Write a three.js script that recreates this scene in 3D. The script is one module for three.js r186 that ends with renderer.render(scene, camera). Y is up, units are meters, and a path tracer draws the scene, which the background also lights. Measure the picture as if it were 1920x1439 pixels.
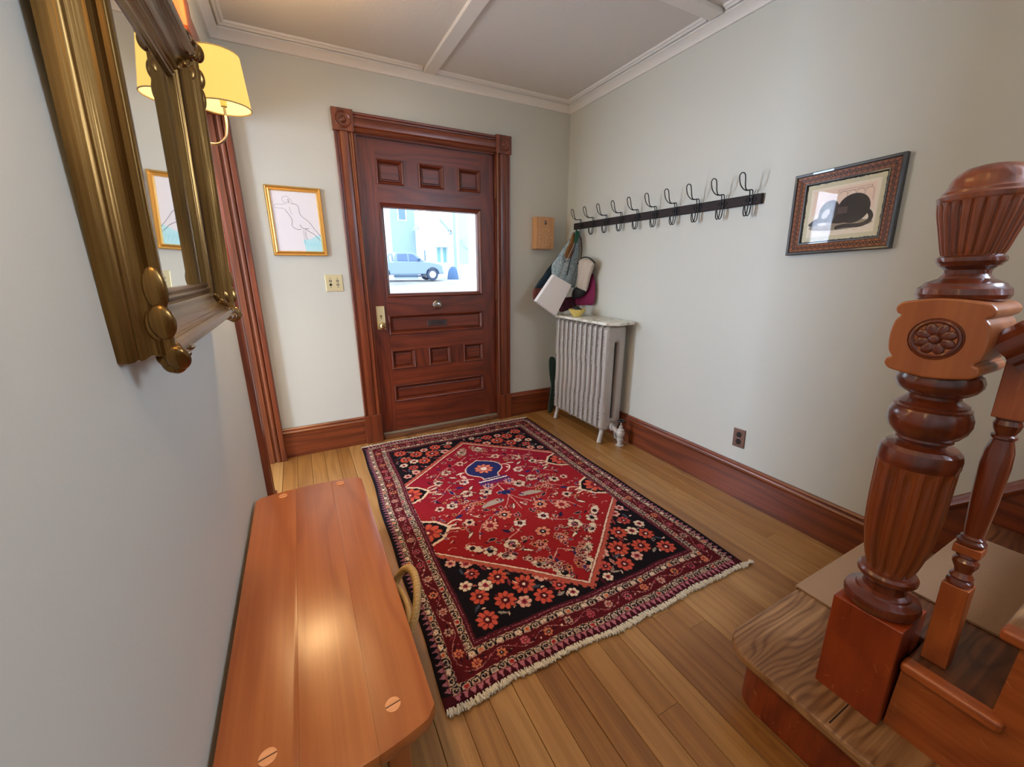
import * as THREE from 'three';
import { mergeGeometries, toCreasedNormals } from 'three/addons/utils/BufferGeometryUtils.js';
import { RoundedBoxGeometry } from 'three/addons/geometries/RoundedBoxGeometry.js';
import { RectAreaLightUniformsLib } from 'three/addons/lights/RectAreaLightUniformsLib.js';
import { FontLoader } from 'three/addons/loaders/FontLoader.js';
import { TextGeometry } from 'three/addons/geometries/TextGeometry.js';

// ---------------------------------------------------------------- camera, sky, lights
const scene = new THREE.Scene();
const camera = new THREE.PerspectiveCamera(2 * Math.atan(719.5 / 746.66) * 180 / Math.PI, 1920 / 1439, 0.02, 200);
const CAM = new THREE.Vector3(0.2111, 1.2616, 2.9697), YAW = 27.80 * Math.PI / 180, PITCH = 16.0 * Math.PI / 180;
camera.position.copy(CAM);
camera.lookAt(CAM.x + Math.sin(YAW) * Math.cos(PITCH), CAM.y - Math.sin(PITCH), CAM.z - Math.cos(YAW) * Math.cos(PITCH));
const renderer = new THREE.WebGLRenderer();
renderer.toneMapping = THREE.LinearToneMapping;
renderer.toneMappingExposure = 1.0;
renderer.shadowMap.enabled = true;
renderer.shadowMap.type = THREE.PCFSoftShadowMap;
RectAreaLightUniformsLib.init();

const SKY = new THREE.Color().setRGB(3.6, 4.3, 5.0);           // bright even overcast
scene.background = SKY;

// daylight of the windows outside the picture, the stair one added as fill: each light fills its window opening
function windowLight(w, h, pos, target, rgb, intensity) {
  const l = new THREE.RectAreaLight(new THREE.Color().setRGB(...rgb), intensity, w, h);
  l.position.set(...pos); l.lookAt(...target); scene.add(l); return l;
}
const DAY = [0.74, 0.91, 1.18];
windowLight(1.0, 1.45, [-1.90, 1.45, 0.03], [-1.90, 1.45, 3], DAY, 70);       // side room, window towards the street
windowLight(0.9, 1.45, [-2.97, 1.45, 2.75], [0, 1.45, 2.75], DAY, 24);        // side room, second window
windowLight(0.9, 0.65, [2.27, 1.98, 3.75], [0, 1.6, 3.55], DAY, 24);          // added, unseen window over the stairs, fill for the left wall

// ---------------------------------------------------------------- helpers
let seed = 12345;
const rnd = () => { seed = (seed * 1664525 + 1013904223) >>> 0; return seed / 4294967296; };
const rr = (a, b) => a + (b - a) * rnd();
const V = (x, y, z) => new THREE.Vector3(x, y, z);
const lin = (r, g, b) => new THREE.Color().setRGB(r, g, b);
const hex = (h) => new THREE.Color(h);

const counts = {};
function numbered(n) { const k = counts[n] = (counts[n] ?? -1) + 1; return k ? n + '_' + String(k).padStart(3, '0') : n; }
function shade(o) { o.traverse((c) => { if (c.isMesh) { c.castShadow = true; c.receiveShadow = true; } }); return o; }
function mesh(name, geo, mat, parent) {
  const m = new THREE.Mesh(Array.isArray(geo) ? merge(geo) : geo, mat); m.name = name; m.castShadow = m.receiveShadow = true;
  if (parent) parent.add(m); return m;
}
function thing(name, label, category, pos = [0, 0, 0], group) {
  const o = new THREE.Group(); o.name = numbered(name); o.position.set(...pos); o.userData = { label, category };
  if (group) o.userData.group = group; scene.add(o); return o;
}
function solo(name, geo, mat, label, category, group) {
  const m = mesh(numbered(name), geo, mat, scene); m.userData = { label, category }; if (group) m.userData.group = group; return m;
}
function struct(name, geo, mat) {
  const o = geo ? mesh(numbered(name), geo, mat, scene) : new THREE.Group();
  if (!geo) { o.name = numbered(name); scene.add(o); }
  o.userData = { kind: 'structure' }; return o;
}
function dup(root, pos, label) {
  const c = root.clone(); c.name = numbered(root.name.replace(/_\d{3}$/, '')); c.userData = { ...root.userData }; if (label) c.userData.label = label;
  c.position.set(...pos); scene.add(c); return c;
}
function merge(list) {
  const l = list.map((g) => { const n = g.index ? g.toNonIndexed() : g; for (const k of Object.keys(n.attributes)) if (!['position', 'normal', 'uv'].includes(k)) n.deleteAttribute(k); return n; });
  return l.length === 1 ? l[0] : mergeGeometries(l);
}
// texture coordinates in metres: v runs along the grain axis ('x','y','z')
function grain(geo, axis = 'y', off) {
  const g = geo.index ? geo.toNonIndexed() : geo, p = g.attributes.position, n = p.count, uv = new Float32Array(n * 2);
  const o = off ?? [rr(0, 3), rr(0, 3)], A = 'xyz'.indexOf(axis), a = V(), b = V(), c = V(), nn = V();
  for (let i = 0; i < n; i += 3) {
    a.fromBufferAttribute(p, i); b.fromBufferAttribute(p, i + 1); c.fromBufferAttribute(p, i + 2);
    nn.crossVectors(b.clone().sub(a), c.clone().sub(a)); const m = [Math.abs(nn.x), Math.abs(nn.y), Math.abs(nn.z)];
    let N = m[0] >= m[1] && m[0] >= m[2] ? 0 : m[1] >= m[2] ? 1 : 2;
    const others = [0, 1, 2].filter((k) => k !== N), vA = others.includes(A) ? A : others[1], uA = others.find((k) => k !== vA);
    for (let k = 0; k < 3; k++) {
      const q = [p.getX(i + k), p.getY(i + k), p.getZ(i + k)];
      uv[(i + k) * 2] = q[uA] + o[0] + q[N] * 0.13; uv[(i + k) * 2 + 1] = q[vA] + o[1];
    }
  }
  g.setAttribute('uv', new THREE.BufferAttribute(uv, 2)); return g;
}
function box(x0, x1, y0, y1, z0, z1, axis = 'y', r = 0, off) {
  const w = Math.abs(x1 - x0), h = Math.abs(y1 - y0), d = Math.abs(z1 - z0);
  const g = r ? new RoundedBoxGeometry(w, h, d, 2, Math.min(r, w / 2.01, h / 2.01, d / 2.01)) : new THREE.BoxGeometry(w, h, d);
  g.translate((x0 + x1) / 2, (y0 + y1) / 2, (z0 + z1) / 2); return grain(g, axis, off);
}
// a moulding swept along a path with mitred corners; returns one geometry for each straight run
function sweep(path, N, profile, { closed = false, loop = true, crease = 0.6, wind = false } = {}) {
  const n = path.length, segs = closed ? n : n - 1, dir = [], left = [];
  for (let i = 0; i < segs; i++) { const d = path[(i + 1) % n].clone().sub(path[i]).normalize(); dir.push(d); left.push(N.clone().cross(d).normalize()); }
  const mit = path.map((_, i) => {
    const a = closed ? left[(i - 1 + segs) % segs] : left[Math.max(0, i - 1)], b = closed ? left[i % segs] : left[Math.min(segs - 1, i)];
    const m = a.clone().add(b).normalize(); return m.multiplyScalar(1 / Math.max(0.3, m.dot(a)));
  });
  const ring = path.map((p, i) => profile.map(([a, b]) => p.clone().addScaledVector(mit[i], a).addScaledVector(N, b)));
  const out = []; let L = 0; const np = profile.length, edges = loop ? np : np - 1;
  let area = 0; for (let k = 0; k < np; k++) { const [a0, b0] = profile[k], [a1, b1] = profile[(k + 1) % np]; area += a0 * b1 - a1 * b0; }
  const flip = (loop ? area > 0 : profile[np - 1][0] < profile[0][0]) !== wind;
  for (let i = 0; i < segs; i++) {
    const A = ring[i], B = ring[(i + 1) % n], len = path[i].distanceTo(path[(i + 1) % n]), pos = [], uv = []; let u = 0;
    for (let k = 0; k < edges; k++) {
      const k2 = (k + 1) % np, du = Math.hypot(profile[k2][0] - profile[k][0], profile[k2][1] - profile[k][1]);
      const q = flip ? [A[k], B[k2], B[k], A[k], A[k2], B[k2]] : [A[k], B[k], B[k2], A[k], B[k2], A[k2]];
      const t = flip ? [[u, L], [u + du, L + len], [u, L + len], [u, L], [u + du, L], [u + du, L + len]] : [[u, L], [u, L + len], [u + du, L + len], [u, L], [u + du, L + len], [u + du, L]];
      q.forEach((p, j) => { pos.push(p.x, p.y, p.z); uv.push(t[j][0] + i * 0.37, t[j][1]); }); u += du;
    }
    if (loop) {
      const tri = THREE.ShapeUtils.triangulateShape(profile.map(([a, b]) => new THREE.Vector2(a, b)), []);
      const cap = (R) => tri.forEach((f) => f.forEach((k) => { pos.push(R[k].x, R[k].y, R[k].z); uv.push(profile[k][0], profile[k][1]); }));
      if (!closed && i === 0) cap(A); if (!closed && i === segs - 1) cap(B);
    }
    const g = new THREE.BufferGeometry(); g.setAttribute('position', new THREE.Float32BufferAttribute(pos, 3)); g.setAttribute('uv', new THREE.Float32BufferAttribute(uv, 2));
    out.push(toCreasedNormals(g, crease)); L += len;
  }
  return out;
}
function lathe(pts, seg = 40, crease = 0.5) { return toCreasedNormals(new THREE.LatheGeometry(pts.map(([r, y]) => new THREE.Vector2(Math.max(r, 0), y)), seg).toNonIndexed(), crease); }
function tube(pts, r, seg = 24, rad = 8, closed = false) { return new THREE.TubeGeometry(new THREE.CatmullRomCurve3(pts.map((p) => (p.isVector3 ? p : V(...p))), closed), seg, r, rad, closed); }
function shapeOf(pts) { const s = new THREE.Shape(); pts.forEach(([x, y], i) => (i ? s.lineTo(x, y) : s.moveTo(x, y))); return s; }
function extrude(shape, depth, bevel = 0, o = {}) {
  return new THREE.ExtrudeGeometry(shape, { depth: depth - 2 * bevel, bevelEnabled: bevel > 0, bevelSize: bevel, bevelThickness: bevel, bevelOffset: -bevel, bevelSegments: 2, curveSegments: 16, ...o }).translate(0, 0, bevel);
}
const rot = (g, x = 0, y = 0, z = 0) => g.applyMatrix4(new THREE.Matrix4().makeRotationFromEuler(new THREE.Euler(x, y, z)));

// ---------------------------------------------------------------- textures (tileable noise)
function lattice(s) { const a = new Float32Array(65536); let q = s >>> 0; for (let i = 0; i < 65536; i++) { q = (q * 1664525 + 1013904223) >>> 0; a[i] = q / 4294967296; } return a; }
const LAT = lattice(77);
function vnoise(x, y, px, py, s = 0) {
  const x0 = Math.floor(x), y0 = Math.floor(y), fx = x - x0, fy = y - y0, u = fx * fx * (3 - 2 * fx), v = fy * fy * (3 - 2 * fy);
  const h = (i, j) => LAT[((((i % px) + px) % px) * 211 + (((j % py) + py) % py) * 457 + s * 1013) & 65535];
  return (h(x0, y0) * (1 - u) + h(x0 + 1, y0) * u) * (1 - v) + (h(x0, y0 + 1) * (1 - u) + h(x0 + 1, y0 + 1) * u) * v;
}
function fbm(x, y, px, py, oct, s) { let a = 0, k = 0.5, t = 0; for (let i = 0; i < oct; i++) { a += k * vnoise(x, y, px, py, s + i * 7); t += k; k *= 0.5; x *= 2; y *= 2; px *= 2; py *= 2; } return a / t; }
function setTex(t, w, h, srgb) { t.wrapS = t.wrapT = THREE.RepeatWrapping; t.magFilter = THREE.LinearFilter; t.minFilter = THREE.LinearMipmapLinearFilter; t.repeat.set(1 / w, 1 / h); if (srgb) t.colorSpace = THREE.SRGBColorSpace; t.needsUpdate = true; return t; }
function dataTex(W, H, f, wm, hm, srgb) {
  const d = new Uint8Array(W * H * 4);
  for (let y = 0; y < H; y++) for (let x = 0; x < W; x++) { const c = f(x / W, y / H), i = (y * W + x) * 4; for (let k = 0; k < 3; k++) d[i + k] = Math.max(0, Math.min(255, (Array.isArray(c) ? c[k] : c) * 255)); d[i + 3] = 255; }
  return setTex(new THREE.DataTexture(d, W, H), wm, hm, srgb);
}
const mix = (a, b, t) => a.map((v, i) => v + (b[i] - v) * t);
const C3 = (h) => { const c = parseInt(h.slice(1), 16); return [(c >> 16) / 255, ((c >> 8) & 255) / 255, (c & 255) / 255]; };
const sm = (a, b, x) => { const t = Math.max(0, Math.min(1, (x - a) / (b - a))); return t * t * (3 - 2 * t); };
// wood: light and dark tone, growth rings R across the tile, warp, streak strength
function woodTex(light, dark, { s = 0, R = 6, warp = 0.5, streak = 0.5, w = 0.35, h = 1.4, W = 384, H = 768, pore = 0.25, blotch = 0.3, knots = 0 } = {}) {
  const a = C3(light), b = C3(dark), ks = []; const q0 = seed; seed = 991 + s * 17; for (let i = 0; i < knots; i++) ks.push([rnd(), rnd(), rr(0.015, 0.03)]); seed = q0;
  return dataTex(W, H, (x, y) => {
    let wv = (fbm(x * 3, y * 2, 3, 2, 3, s) - 0.5) * warp, kd = 0;
    for (const [kx, ky, kr] of ks) { let dx = Math.abs(x - kx), dy = Math.abs(y - ky); dx = Math.min(dx, 1 - dx); dy = Math.min(dy, 1 - dy) * 3; const q = Math.exp(-(dx * dx + dy * dy) / (kr * kr * 6)); wv += q * 0.35; kd = Math.max(kd, q); }
    const ring = 0.5 + 0.5 * Math.sin((x * R + wv * R) * Math.PI * 2), sharp = Math.pow(ring, 2.2);
    const st = fbm(x * 60, y * 3, 60, 3, 2, s + 31), po = vnoise(x * 190, y * 14, 190, 14, s + 51) > 0.78 ? 1 : 0, bl = fbm(x * 2, y * 3, 2, 3, 3, s + 71);
    let t = 0.42 * sharp + streak * (st - 0.5) * 1.4 + blotch * (bl - 0.5) * 1.6 + 0.25 + po * pore * 0.5;
    return mix(a, b, Math.max(0, Math.min(1, t)) * (1 - kd * 0.2) + kd * 0.5 * 0.4);
  }, w, h, true);
}
function canvasTex(W, H, draw, wm = 1, hm = 1) { const c = document.createElement('canvas'); c.width = W; c.height = H; draw(c.getContext('2d'), W, H); return setTex(new THREE.CanvasTexture(c), wm, hm, true); }
const MP = (o) => new THREE.MeshPhysicalMaterial({ side: THREE.DoubleSide, roughness: 0.5, ...o });

const paintBump = dataTex(256, 256, (x, y) => fbm(x * 40, y * 40, 40, 40, 3, 5), 0.25, 0.25);
const fineBump = dataTex(256, 256, (x, y) => fbm(x * 64, y * 64, 64, 64, 2, 9), 0.12, 0.12);
const grainBump = dataTex(256, 512, (x, y) => fbm(x * 90, y * 5, 90, 5, 2, 12), 0.2, 0.8);
const blotchRough = dataTex(256, 256, (x, y) => 0.75 + 0.35 * (fbm(x * 5, y * 5, 5, 5, 4, 21) - 0.5), 0.6, 0.6);

const M = {};
M.wall = MP({ color: lin(0.560, 0.556, 0.490), roughness: 0.62, bumpMap: paintBump, bumpScale: 0.00022 });
M.ceiling = MP({ color: lin(0.66, 0.62, 0.57), roughness: 0.8, bumpMap: paintBump, bumpScale: 0.0006 });
M.crown = MP({ color: lin(0.74, 0.70, 0.64), roughness: 0.5 });
M.trim = MP({ map: woodTex('#823c1a', '#4c1e0a', { s: 1, R: 5, streak: 0.45 }), roughness: 0.38, clearcoat: 0.35, clearcoatRoughness: 0.25, bumpMap: grainBump, bumpScale: 0.0003 });
M.door = MP({ map: woodTex('#7a3315', '#4a1a0a', { s: 3, R: 5, warp: 0.7, streak: 0.45, blotch: 0.5 }), roughness: 0.4, clearcoat: 0.35, clearcoatRoughness: 0.3, bumpMap: grainBump, bumpScale: 0.0003 });
M.jamb = MP({ map: woodTex('#84421a', '#5c2a0c', { s: 4, R: 5, streak: 0.4 }), roughness: 0.5, clearcoat: 0.1, clearcoatRoughness: 0.4 });
M.newel = MP({ map: woodTex('#984c22', '#682e12', { s: 5, R: 3, streak: 0.35 }), roughness: 0.3, clearcoat: 0.6, clearcoatRoughness: 0.18 });
M.newelDark = MP({ map: woodTex('#7e3618', '#4e1e0c', { s: 6, R: 3, streak: 0.3 }), roughness: 0.28, clearcoat: 0.7, clearcoatRoughness: 0.15 });
M.newelBlock = MP({ map: woodTex('#b56a34', '#9a5224', { s: 18, R: 3, streak: 0.25, pore: 0.1 }), roughness: 0.36, clearcoat: 0.35, clearcoatRoughness: 0.3 });
M.bench = MP({ map: woodTex('#ae6632', '#904a1e', { s: 7, R: 4, warp: 0.9, streak: 0.32, pore: 0.05, blotch: 0.35, W: 512, H: 1024 }), roughness: 0.3, clearcoat: 0.25, clearcoatRoughness: 0.3 });
M.benchEnd = MP({ map: woodTex('#a04e26', '#7a3014', { s: 8, R: 8, streak: 0.4 }), roughness: 0.45 });
M.plug = MP({ map: woodTex('#e2a072', '#cf8a5a', { s: 9, R: 14, w: 0.05, h: 0.2 }), roughness: 0.45 });
M.tread = MP({ map: woodTex('#ab8156', '#684224', { s: 10, R: 9, warp: 1.7, streak: 0.55, blotch: 0.5, w: 0.42, h: 1.0, W: 512, H: 1024, knots: 2 }), roughness: 0.42, clearcoat: 0.2, clearcoatRoughness: 0.35, bumpMap: grainBump, bumpScale: 0.0004 });
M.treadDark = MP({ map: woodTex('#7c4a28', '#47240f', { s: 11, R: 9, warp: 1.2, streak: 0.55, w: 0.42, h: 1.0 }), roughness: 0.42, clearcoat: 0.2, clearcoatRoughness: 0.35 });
// orange-red varnished boards with scratches and chips down to bare wood
function scratched(light, dark, s, n, big) {
  const base = woodTex(light, dark, { s, R: 5, streak: 0.4, W: 512, H: 512 }), d = base.image.data;
  return canvasTex(512, 512, (c) => {
    const im = c.createImageData(512, 512); im.data.set(d); c.putImageData(im, 0, 0); const q0 = seed; seed = 400 + s; c.lineCap = 'round';
    for (let i = 0; i < n; i++) {
      const x = rnd() * 512, y = rnd() * 512, a = rnd() * 6.3, l = rr(4, 22); c.strokeStyle = rnd() < 0.75 ? 'rgba(214,150,92,0.55)' : 'rgba(70,22,8,0.6)'; c.lineWidth = rr(0.5, 1.6);
      c.beginPath(); c.moveTo(x, y); c.quadraticCurveTo(x + Math.cos(a) * l * 0.5 + rr(-4, 4), y + Math.sin(a) * l * 0.5, x + Math.cos(a) * l, y + Math.sin(a) * l); c.stroke();
    }
    for (let i = 0; i < big; i++) { const x = rnd() * 512, y = rnd() * 512; c.fillStyle = 'rgba(210,150,100,0.6)'; c.beginPath(); for (let k = 0; k < 7; k++) c.lineTo(x + rr(-6, 6), y + rr(-9, 9)); c.fill(); }
    seed = q0;
  }, 0.5, 0.5);
}
M.stringer = MP({ map: scratched('#b5602c', '#8e4118', 13, 90, 4), roughness: 0.36, clearcoat: 0.35, clearcoatRoughness: 0.25 });
M.riser = MP({ map: scratched('#9c4218', '#6a210c', 14, 150, 26), roughness: 0.4, clearcoat: 0.3, clearcoatRoughness: 0.3 });
M.newelBase = MP({ map: scratched('#9a3c14', '#78270c', 15, 130, 6), roughness: 0.34, clearcoat: 0.4, clearcoatRoughness: 0.22 });
M.runner = MP({ color: lin(0.345, 0.200, 0.108), roughness: 0.95, bumpMap: fineBump, bumpScale: 0.001, sheen: 0.3, sheenRoughness: 0.8, sheenColor: lin(0.3, 0.22, 0.15) });
M.brass = MP({ color: lin(0.72, 0.55, 0.25), metalness: 1, roughness: 0.32, roughnessMap: blotchRough });
M.brassPale = MP({ color: lin(0.82, 0.70, 0.40), metalness: 0.55, roughness: 0.38 });
M.nickel = MP({ color: lin(0.42, 0.38, 0.33), metalness: 1, roughness: 0.3 });
M.black = MP({ color: lin(0.012, 0.010, 0.010), roughness: 0.4 });
M.blackWire = MP({ color: lin(0.010, 0.009, 0.009), roughness: 0.45, metalness: 0.2 });
M.rack = MP({ map: woodTex('#2a1a17', '#140a09', { s: 16, R: 6 }), roughness: 0.75 });
M.glass = MP({ color: 0xffffff, roughness: 0, transmission: 1, thickness: 0, ior: 1.45 });
M.artGlass = MP({ color: 0xffffff, roughness: 0, transmission: 1, thickness: 0, ior: 1.12 });
M.mirror = MP({ color: lin(0.86, 0.88, 0.86), metalness: 1, roughness: 0.02 });
M.gilt = MP({ map: woodTex('#93703e', '#60441e', { s: 17, R: 2, streak: 0.4, blotch: 0.9, w: 0.2, h: 0.6 }), metalness: 0.85, roughness: 0.27, bumpMap: grainBump, bumpScale: 0.0004 });
M.gold = MP({ color: lin(0.80, 0.48, 0.14), metalness: 0.85, roughness: 0.3 });
M.paper = MP({ color: lin(0.74, 0.70, 0.70), roughness: 0.7 });
M.radiator = MP({ color: lin(0.50, 0.46, 0.42), roughness: 0.45, metalness: 0.15 });
M.marble = MP({ map: dataTex(256, 256, (x, y) => { const t = Math.abs(fbm(x * 4, y * 4, 4, 4, 5, 33) - 0.5) * 5; return mix([0.72, 0.69, 0.61], [0.90, 0.88, 0.82], sm(0, 0.5, t)); }, 0.4, 0.4, true), roughness: 0.3 });

// ---------------------------------------------------------------- the room shell
const XL = -0.03, XR = 2.30, CY = 2.495, ZR = 4.6;
const DX0 = 0.668, DX1 = 1.641, DY1 = 2.075;            // front door leaf
{
  const w = (l) => merge(l);
  struct('wall_back', w([box(-3.1, -2.45, 0, 2.62, -0.16, 0), box(-2.45, -1.35, 0, 0.67, -0.16, 0), box(-2.45, -1.35, 2.23, 2.62, -0.16, 0), box(-1.35, DX0 - 0.03, 0, 2.62, -0.16, 0), box(DX1 + 0.03, XR + 0.12, 0, 2.62, -0.16, 0), box(DX0 - 0.03, DX1 + 0.03, DY1 + 0.03, 2.62, -0.16, 0)]), M.wall);
  const rz0 = 3.27, rz1 = 4.23, ry0 = 1.62, ry1 = 2.34;  // opening of the added stair window, put there to light the left wall
  struct('wall_right', w([box(XR, XR + 0.12, -0.001, 2.62, 0, rz0), box(XR, XR + 0.12, -0.001, 2.62, rz1, ZR + 0.1), box(XR, XR + 0.12, -0.001, ry0, rz0, rz1), box(XR, XR + 0.12, ry1, 2.62, rz0, rz1)]), M.wall);
  struct('wall_left', w([box(XL - 0.12, XL, 0, 2.62, 0.90, ZR + 0.1), box(XL - 0.12, XL, 2.07, 2.62, 0.0, 0.90)]), M.wall);
  struct('wall_rear', w([box(-3.1, XR, 0, 2.62, ZR, ZR + 0.1)]), M.wall);
  // side room seen only through the mirror, the doorway and the picture glass
  struct('wall_side_room', w([box(-3.1, -3.0, 0, 0.67, 0, ZR), box(-3.1, -3.0, 2.23, 2.62, 0, ZR), box(-3.1, -3.0, 0.67, 2.23, 0, 2.25), box(-3.1, -3.0, 0.67, 2.23, 3.25, ZR)]), M.wall);
  for (const [n, z0, z1, x0, x1, y0, y1] of [[1, -0.16, 0.0, -2.45, -1.35, 0.67, 2.23], [2, 2.25, 3.25, -3.1, -3.0, 0.67, 2.23], [3, rz0, rz1, XR + 0.02, XR + 0.12, ry0, ry1]]) {  // third window is added and unseen, a source of fill light
    const g = struct('window_' + n), rear = n === 1, f = 0.05, ym = (y0 + y1) / 2, za = z0 + 0.02, zb = z0 + 0.09;
    const fr = rear ? [box(x0, x0 + f, y0, y1, za, zb), box(x1 - f, x1, y0, y1, za, zb), box(x0 + f, x1 - f, y0, y0 + f, za, zb, 'x'), box(x0 + f, x1 - f, y1 - f, y1, za, zb, 'x'), box(x0 + f, x1 - f, ym - 0.02, ym + 0.02, z0 + 0.03, z0 + 0.08, 'x')]
      : [box(x0 + 0.01, x1 - 0.02, y0, y1, z0, z0 + f), box(x0 + 0.01, x1 - 0.02, y0, y1, z1 - f, z1), box(x0 + 0.01, x1 - 0.02, y0, y0 + f, z0 + f, z1 - f, 'z'), box(x0 + 0.01, x1 - 0.02, y1 - f, y1, z0 + f, z1 - f, 'z'), box(x0 + 0.02, x1 - 0.04, ym - 0.02, ym + 0.02, z0 + f, z1 - f, 'z')];
    mesh('window_frame', fr, M.trim, g);
    mesh('pane', rear ? box(x0 + f, x1 - f, y0 + f, y1 - f, z0 + 0.06, z0 + 0.064) : box(x0 + 0.05, x0 + 0.054, y0 + f, y1 - f, z0 + f, z1 - f), M.glass, g);
  }
  const cl = struct('ceiling');
  mesh('slab', box(-3.1, XR + 0.12, CY, CY + 0.12, -0.16, ZR + 0.1), M.ceiling, cl);
  mesh('batten', box(1.108, 1.186, CY - 0.022, CY, 0.05, ZR, 'z', 0.003), M.crown, cl);
  mesh('batten', box(XL + 0.06, 1.108, CY - 0.022, CY, 1.268, 1.346, 'x', 0.003), M.crown, cl);
  mesh('batten', box(1.186, XR - 0.06, CY - 0.022, CY, 1.268, 1.346, 'x', 0.003), M.crown, cl);
  mesh('batten', box(XL + 0.06, XR - 0.06, CY - 0.021, CY, 3.0, 3.078, 'x', 0.003), M.crown, cl);
  // crown: one run on each wall, mitred in the corners
  const N = V(0, -1, 0), prof = [[0, 0], [0, 0.062], [0.012, 0.060], [0.020, 0.046], [0.044, 0.026], [0.050, 0.024], [0.050, 0.0]];
  const runs = sweep([V(XL, CY, ZR), V(XL, CY, 0), V(XR, CY, 0), V(XR, CY, ZR)], N, prof);
  runs.forEach((g, i) => { struct('trim_' + (i + 1), g, M.crown); });
  const bead = [[0.056, 0], [0.056, 0.013], [0.062, 0.017], [0.069, 0.013], [0.071, 0.007], [0.078, 0.010], [0.085, 0.006], [0.088, 0]];
  const bw = (path, i) => sweep(path, N, bead).forEach((g) => mesh('bead', g, M.crown, scene.getObjectByName('trim_' + i)));
  bw([V(XL, CY, 1.24), V(XL, CY, 0)].map((p) => p), 1);
  sweep([V(XL, CY, 1.24), V(XL, CY, 0), V(1.10, CY, 0)], N, bead).slice(1).forEach((g) => mesh('bead', g, M.crown, scene.getObjectByName('trim_2')));
  const q = sweep([V(1.19, CY, 0), V(XR, CY, 0), V(XR, CY, 1.255)], N, bead); mesh('bead', q[0], M.crown, scene.getObjectByName('trim_2')); mesh('bead', q[1], M.crown, scene.getObjectByName('trim_3'));
  bw([V(XR, CY, 1.36), V(XR, CY, 2.98)], 3);
}
// floor: every board a piece of its own, tongue and groove, running to the front door
{
  const fl = struct('floor');
  mesh('subfloor', box(-3.1, XR + 0.12, -0.08, -0.022, -0.16, ZR + 0.1, 'z'), MP({ color: lin(0.02, 0.012, 0.008), roughness: 0.9 }), fl);
  const mats = [['#a87a44', '#885c2c'], ['#a07038', '#805324'], ['#ad814a', '#8c6030'], ['#986832', '#784c20'], ['#a4743e', '#845928']].map(([a, b], i) =>
    MP({ map: woodTex(a, b, { s: 20 + i, R: 3, warp: 0.9, streak: 0.42, blotch: 0.35, w: 0.2, h: 1.6, W: 256, H: 1024, knots: i % 2 }), roughness: 0.36, clearcoat: 0.3, clearcoatRoughness: 0.28, bumpMap: grainBump, bumpScale: 0.0003 }));
  const plank = (x0, x1, z0, z1, dy) => {
    const c = 0.0012, y1 = dy, pts = [[x0, -0.022], [x0, y1 - c], [x0 + c, y1], [x1 - c, y1], [x1, y1 - c], [x1, -0.022]];
    return grain(toCreasedNormals(new THREE.ExtrudeGeometry(shapeOf(pts), { depth: z1 - z0, bevelEnabled: false }).translate(0, 0, z0), 0.3), 'z');
  };
  const w = 0.0838;
  for (let k = -40; k < 24; k++) {
    const x0 = 0.486 + k * w, x1 = Math.min(x0 + w, XR + 0.02); if (x0 < -3.0 || x0 > XR) continue;
    const cuts = [0.0], n = k % 3; let z = rr(0.9, 2.6); while (z < ZR) { cuts.push(z); z += rr(1.8, 3.0); } cuts.push(ZR);
    for (let i = 0; i + 1 < cuts.length; i++) mesh('plank', plank(x0 + 0.0007, x1 - 0.0007, cuts[i] + 0.0005, cuts[i + 1] - 0.0005, rr(-0.0006, 0.0002)), mats[Math.floor(rnd() * 5)], fl);
  }
}
// baseboards and the sloping skirt beside the stairs
const BASE = [[0, 0], [0.018, 0], [0.018, 0.168], [0.022, 0.172], [0.024, 0.182], [0.018, 0.188], [0.015, 0.194], [0.016, 0.204], [0.010, 0.212], [0, 0.212]];
{
  const U = V(0, 1, 0);
  const left = sweep([V(0.535, 0, 0), V(XL + 0.03, 0, 0)], U, BASE);
  struct('baseboard_back', left[0], M.trim);
  struct('baseboard_back', sweep([V(XR, 0, 0), V(1.757, 0, 0)], U, BASE)[0], M.trim);
  struct('baseboard_right', sweep([V(XR, 0, 2.40), V(XR, 0, 0.02)], U, BASE)[0], M.trim);
  struct('baseboard_left', sweep([V(XL, 0, 1.0), V(XL, 0, ZR)], U, BASE)[0], M.trim);
  const s = 1.02, top = (z) => 0.212 + (z - 2.37) * s;
  const sk = extrude(shapeOf([[2.38, 0], [2.38, top(2.38) - 0.03], [4.3, top(4.3) - 0.03], [4.55, top(4.3) - 0.03], [4.55, 0]]), 0.02).applyMatrix4(new THREE.Matrix4().makeBasis(V(0, 0, 1), V(0, 1, 0), V(-1, 0, 0))).translate(XR, 0, 0);
  const t = struct('trim_4', grain(sk, 'z'), M.trim);
  const cap = [[0, 0], [0.03, 0], [0.034, 0.012], [0.028, 0.02], [0.02, 0.026], [0.016, 0.034], [0, 0.036]];
  mesh('moulding', sweep([V(XR, top(4.3) - 0.03, 4.3), V(XR, top(2.37) - 0.03, 2.37)], V(0, 1, -s).normalize(), cap)[0], M.trim, t);
}

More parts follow.
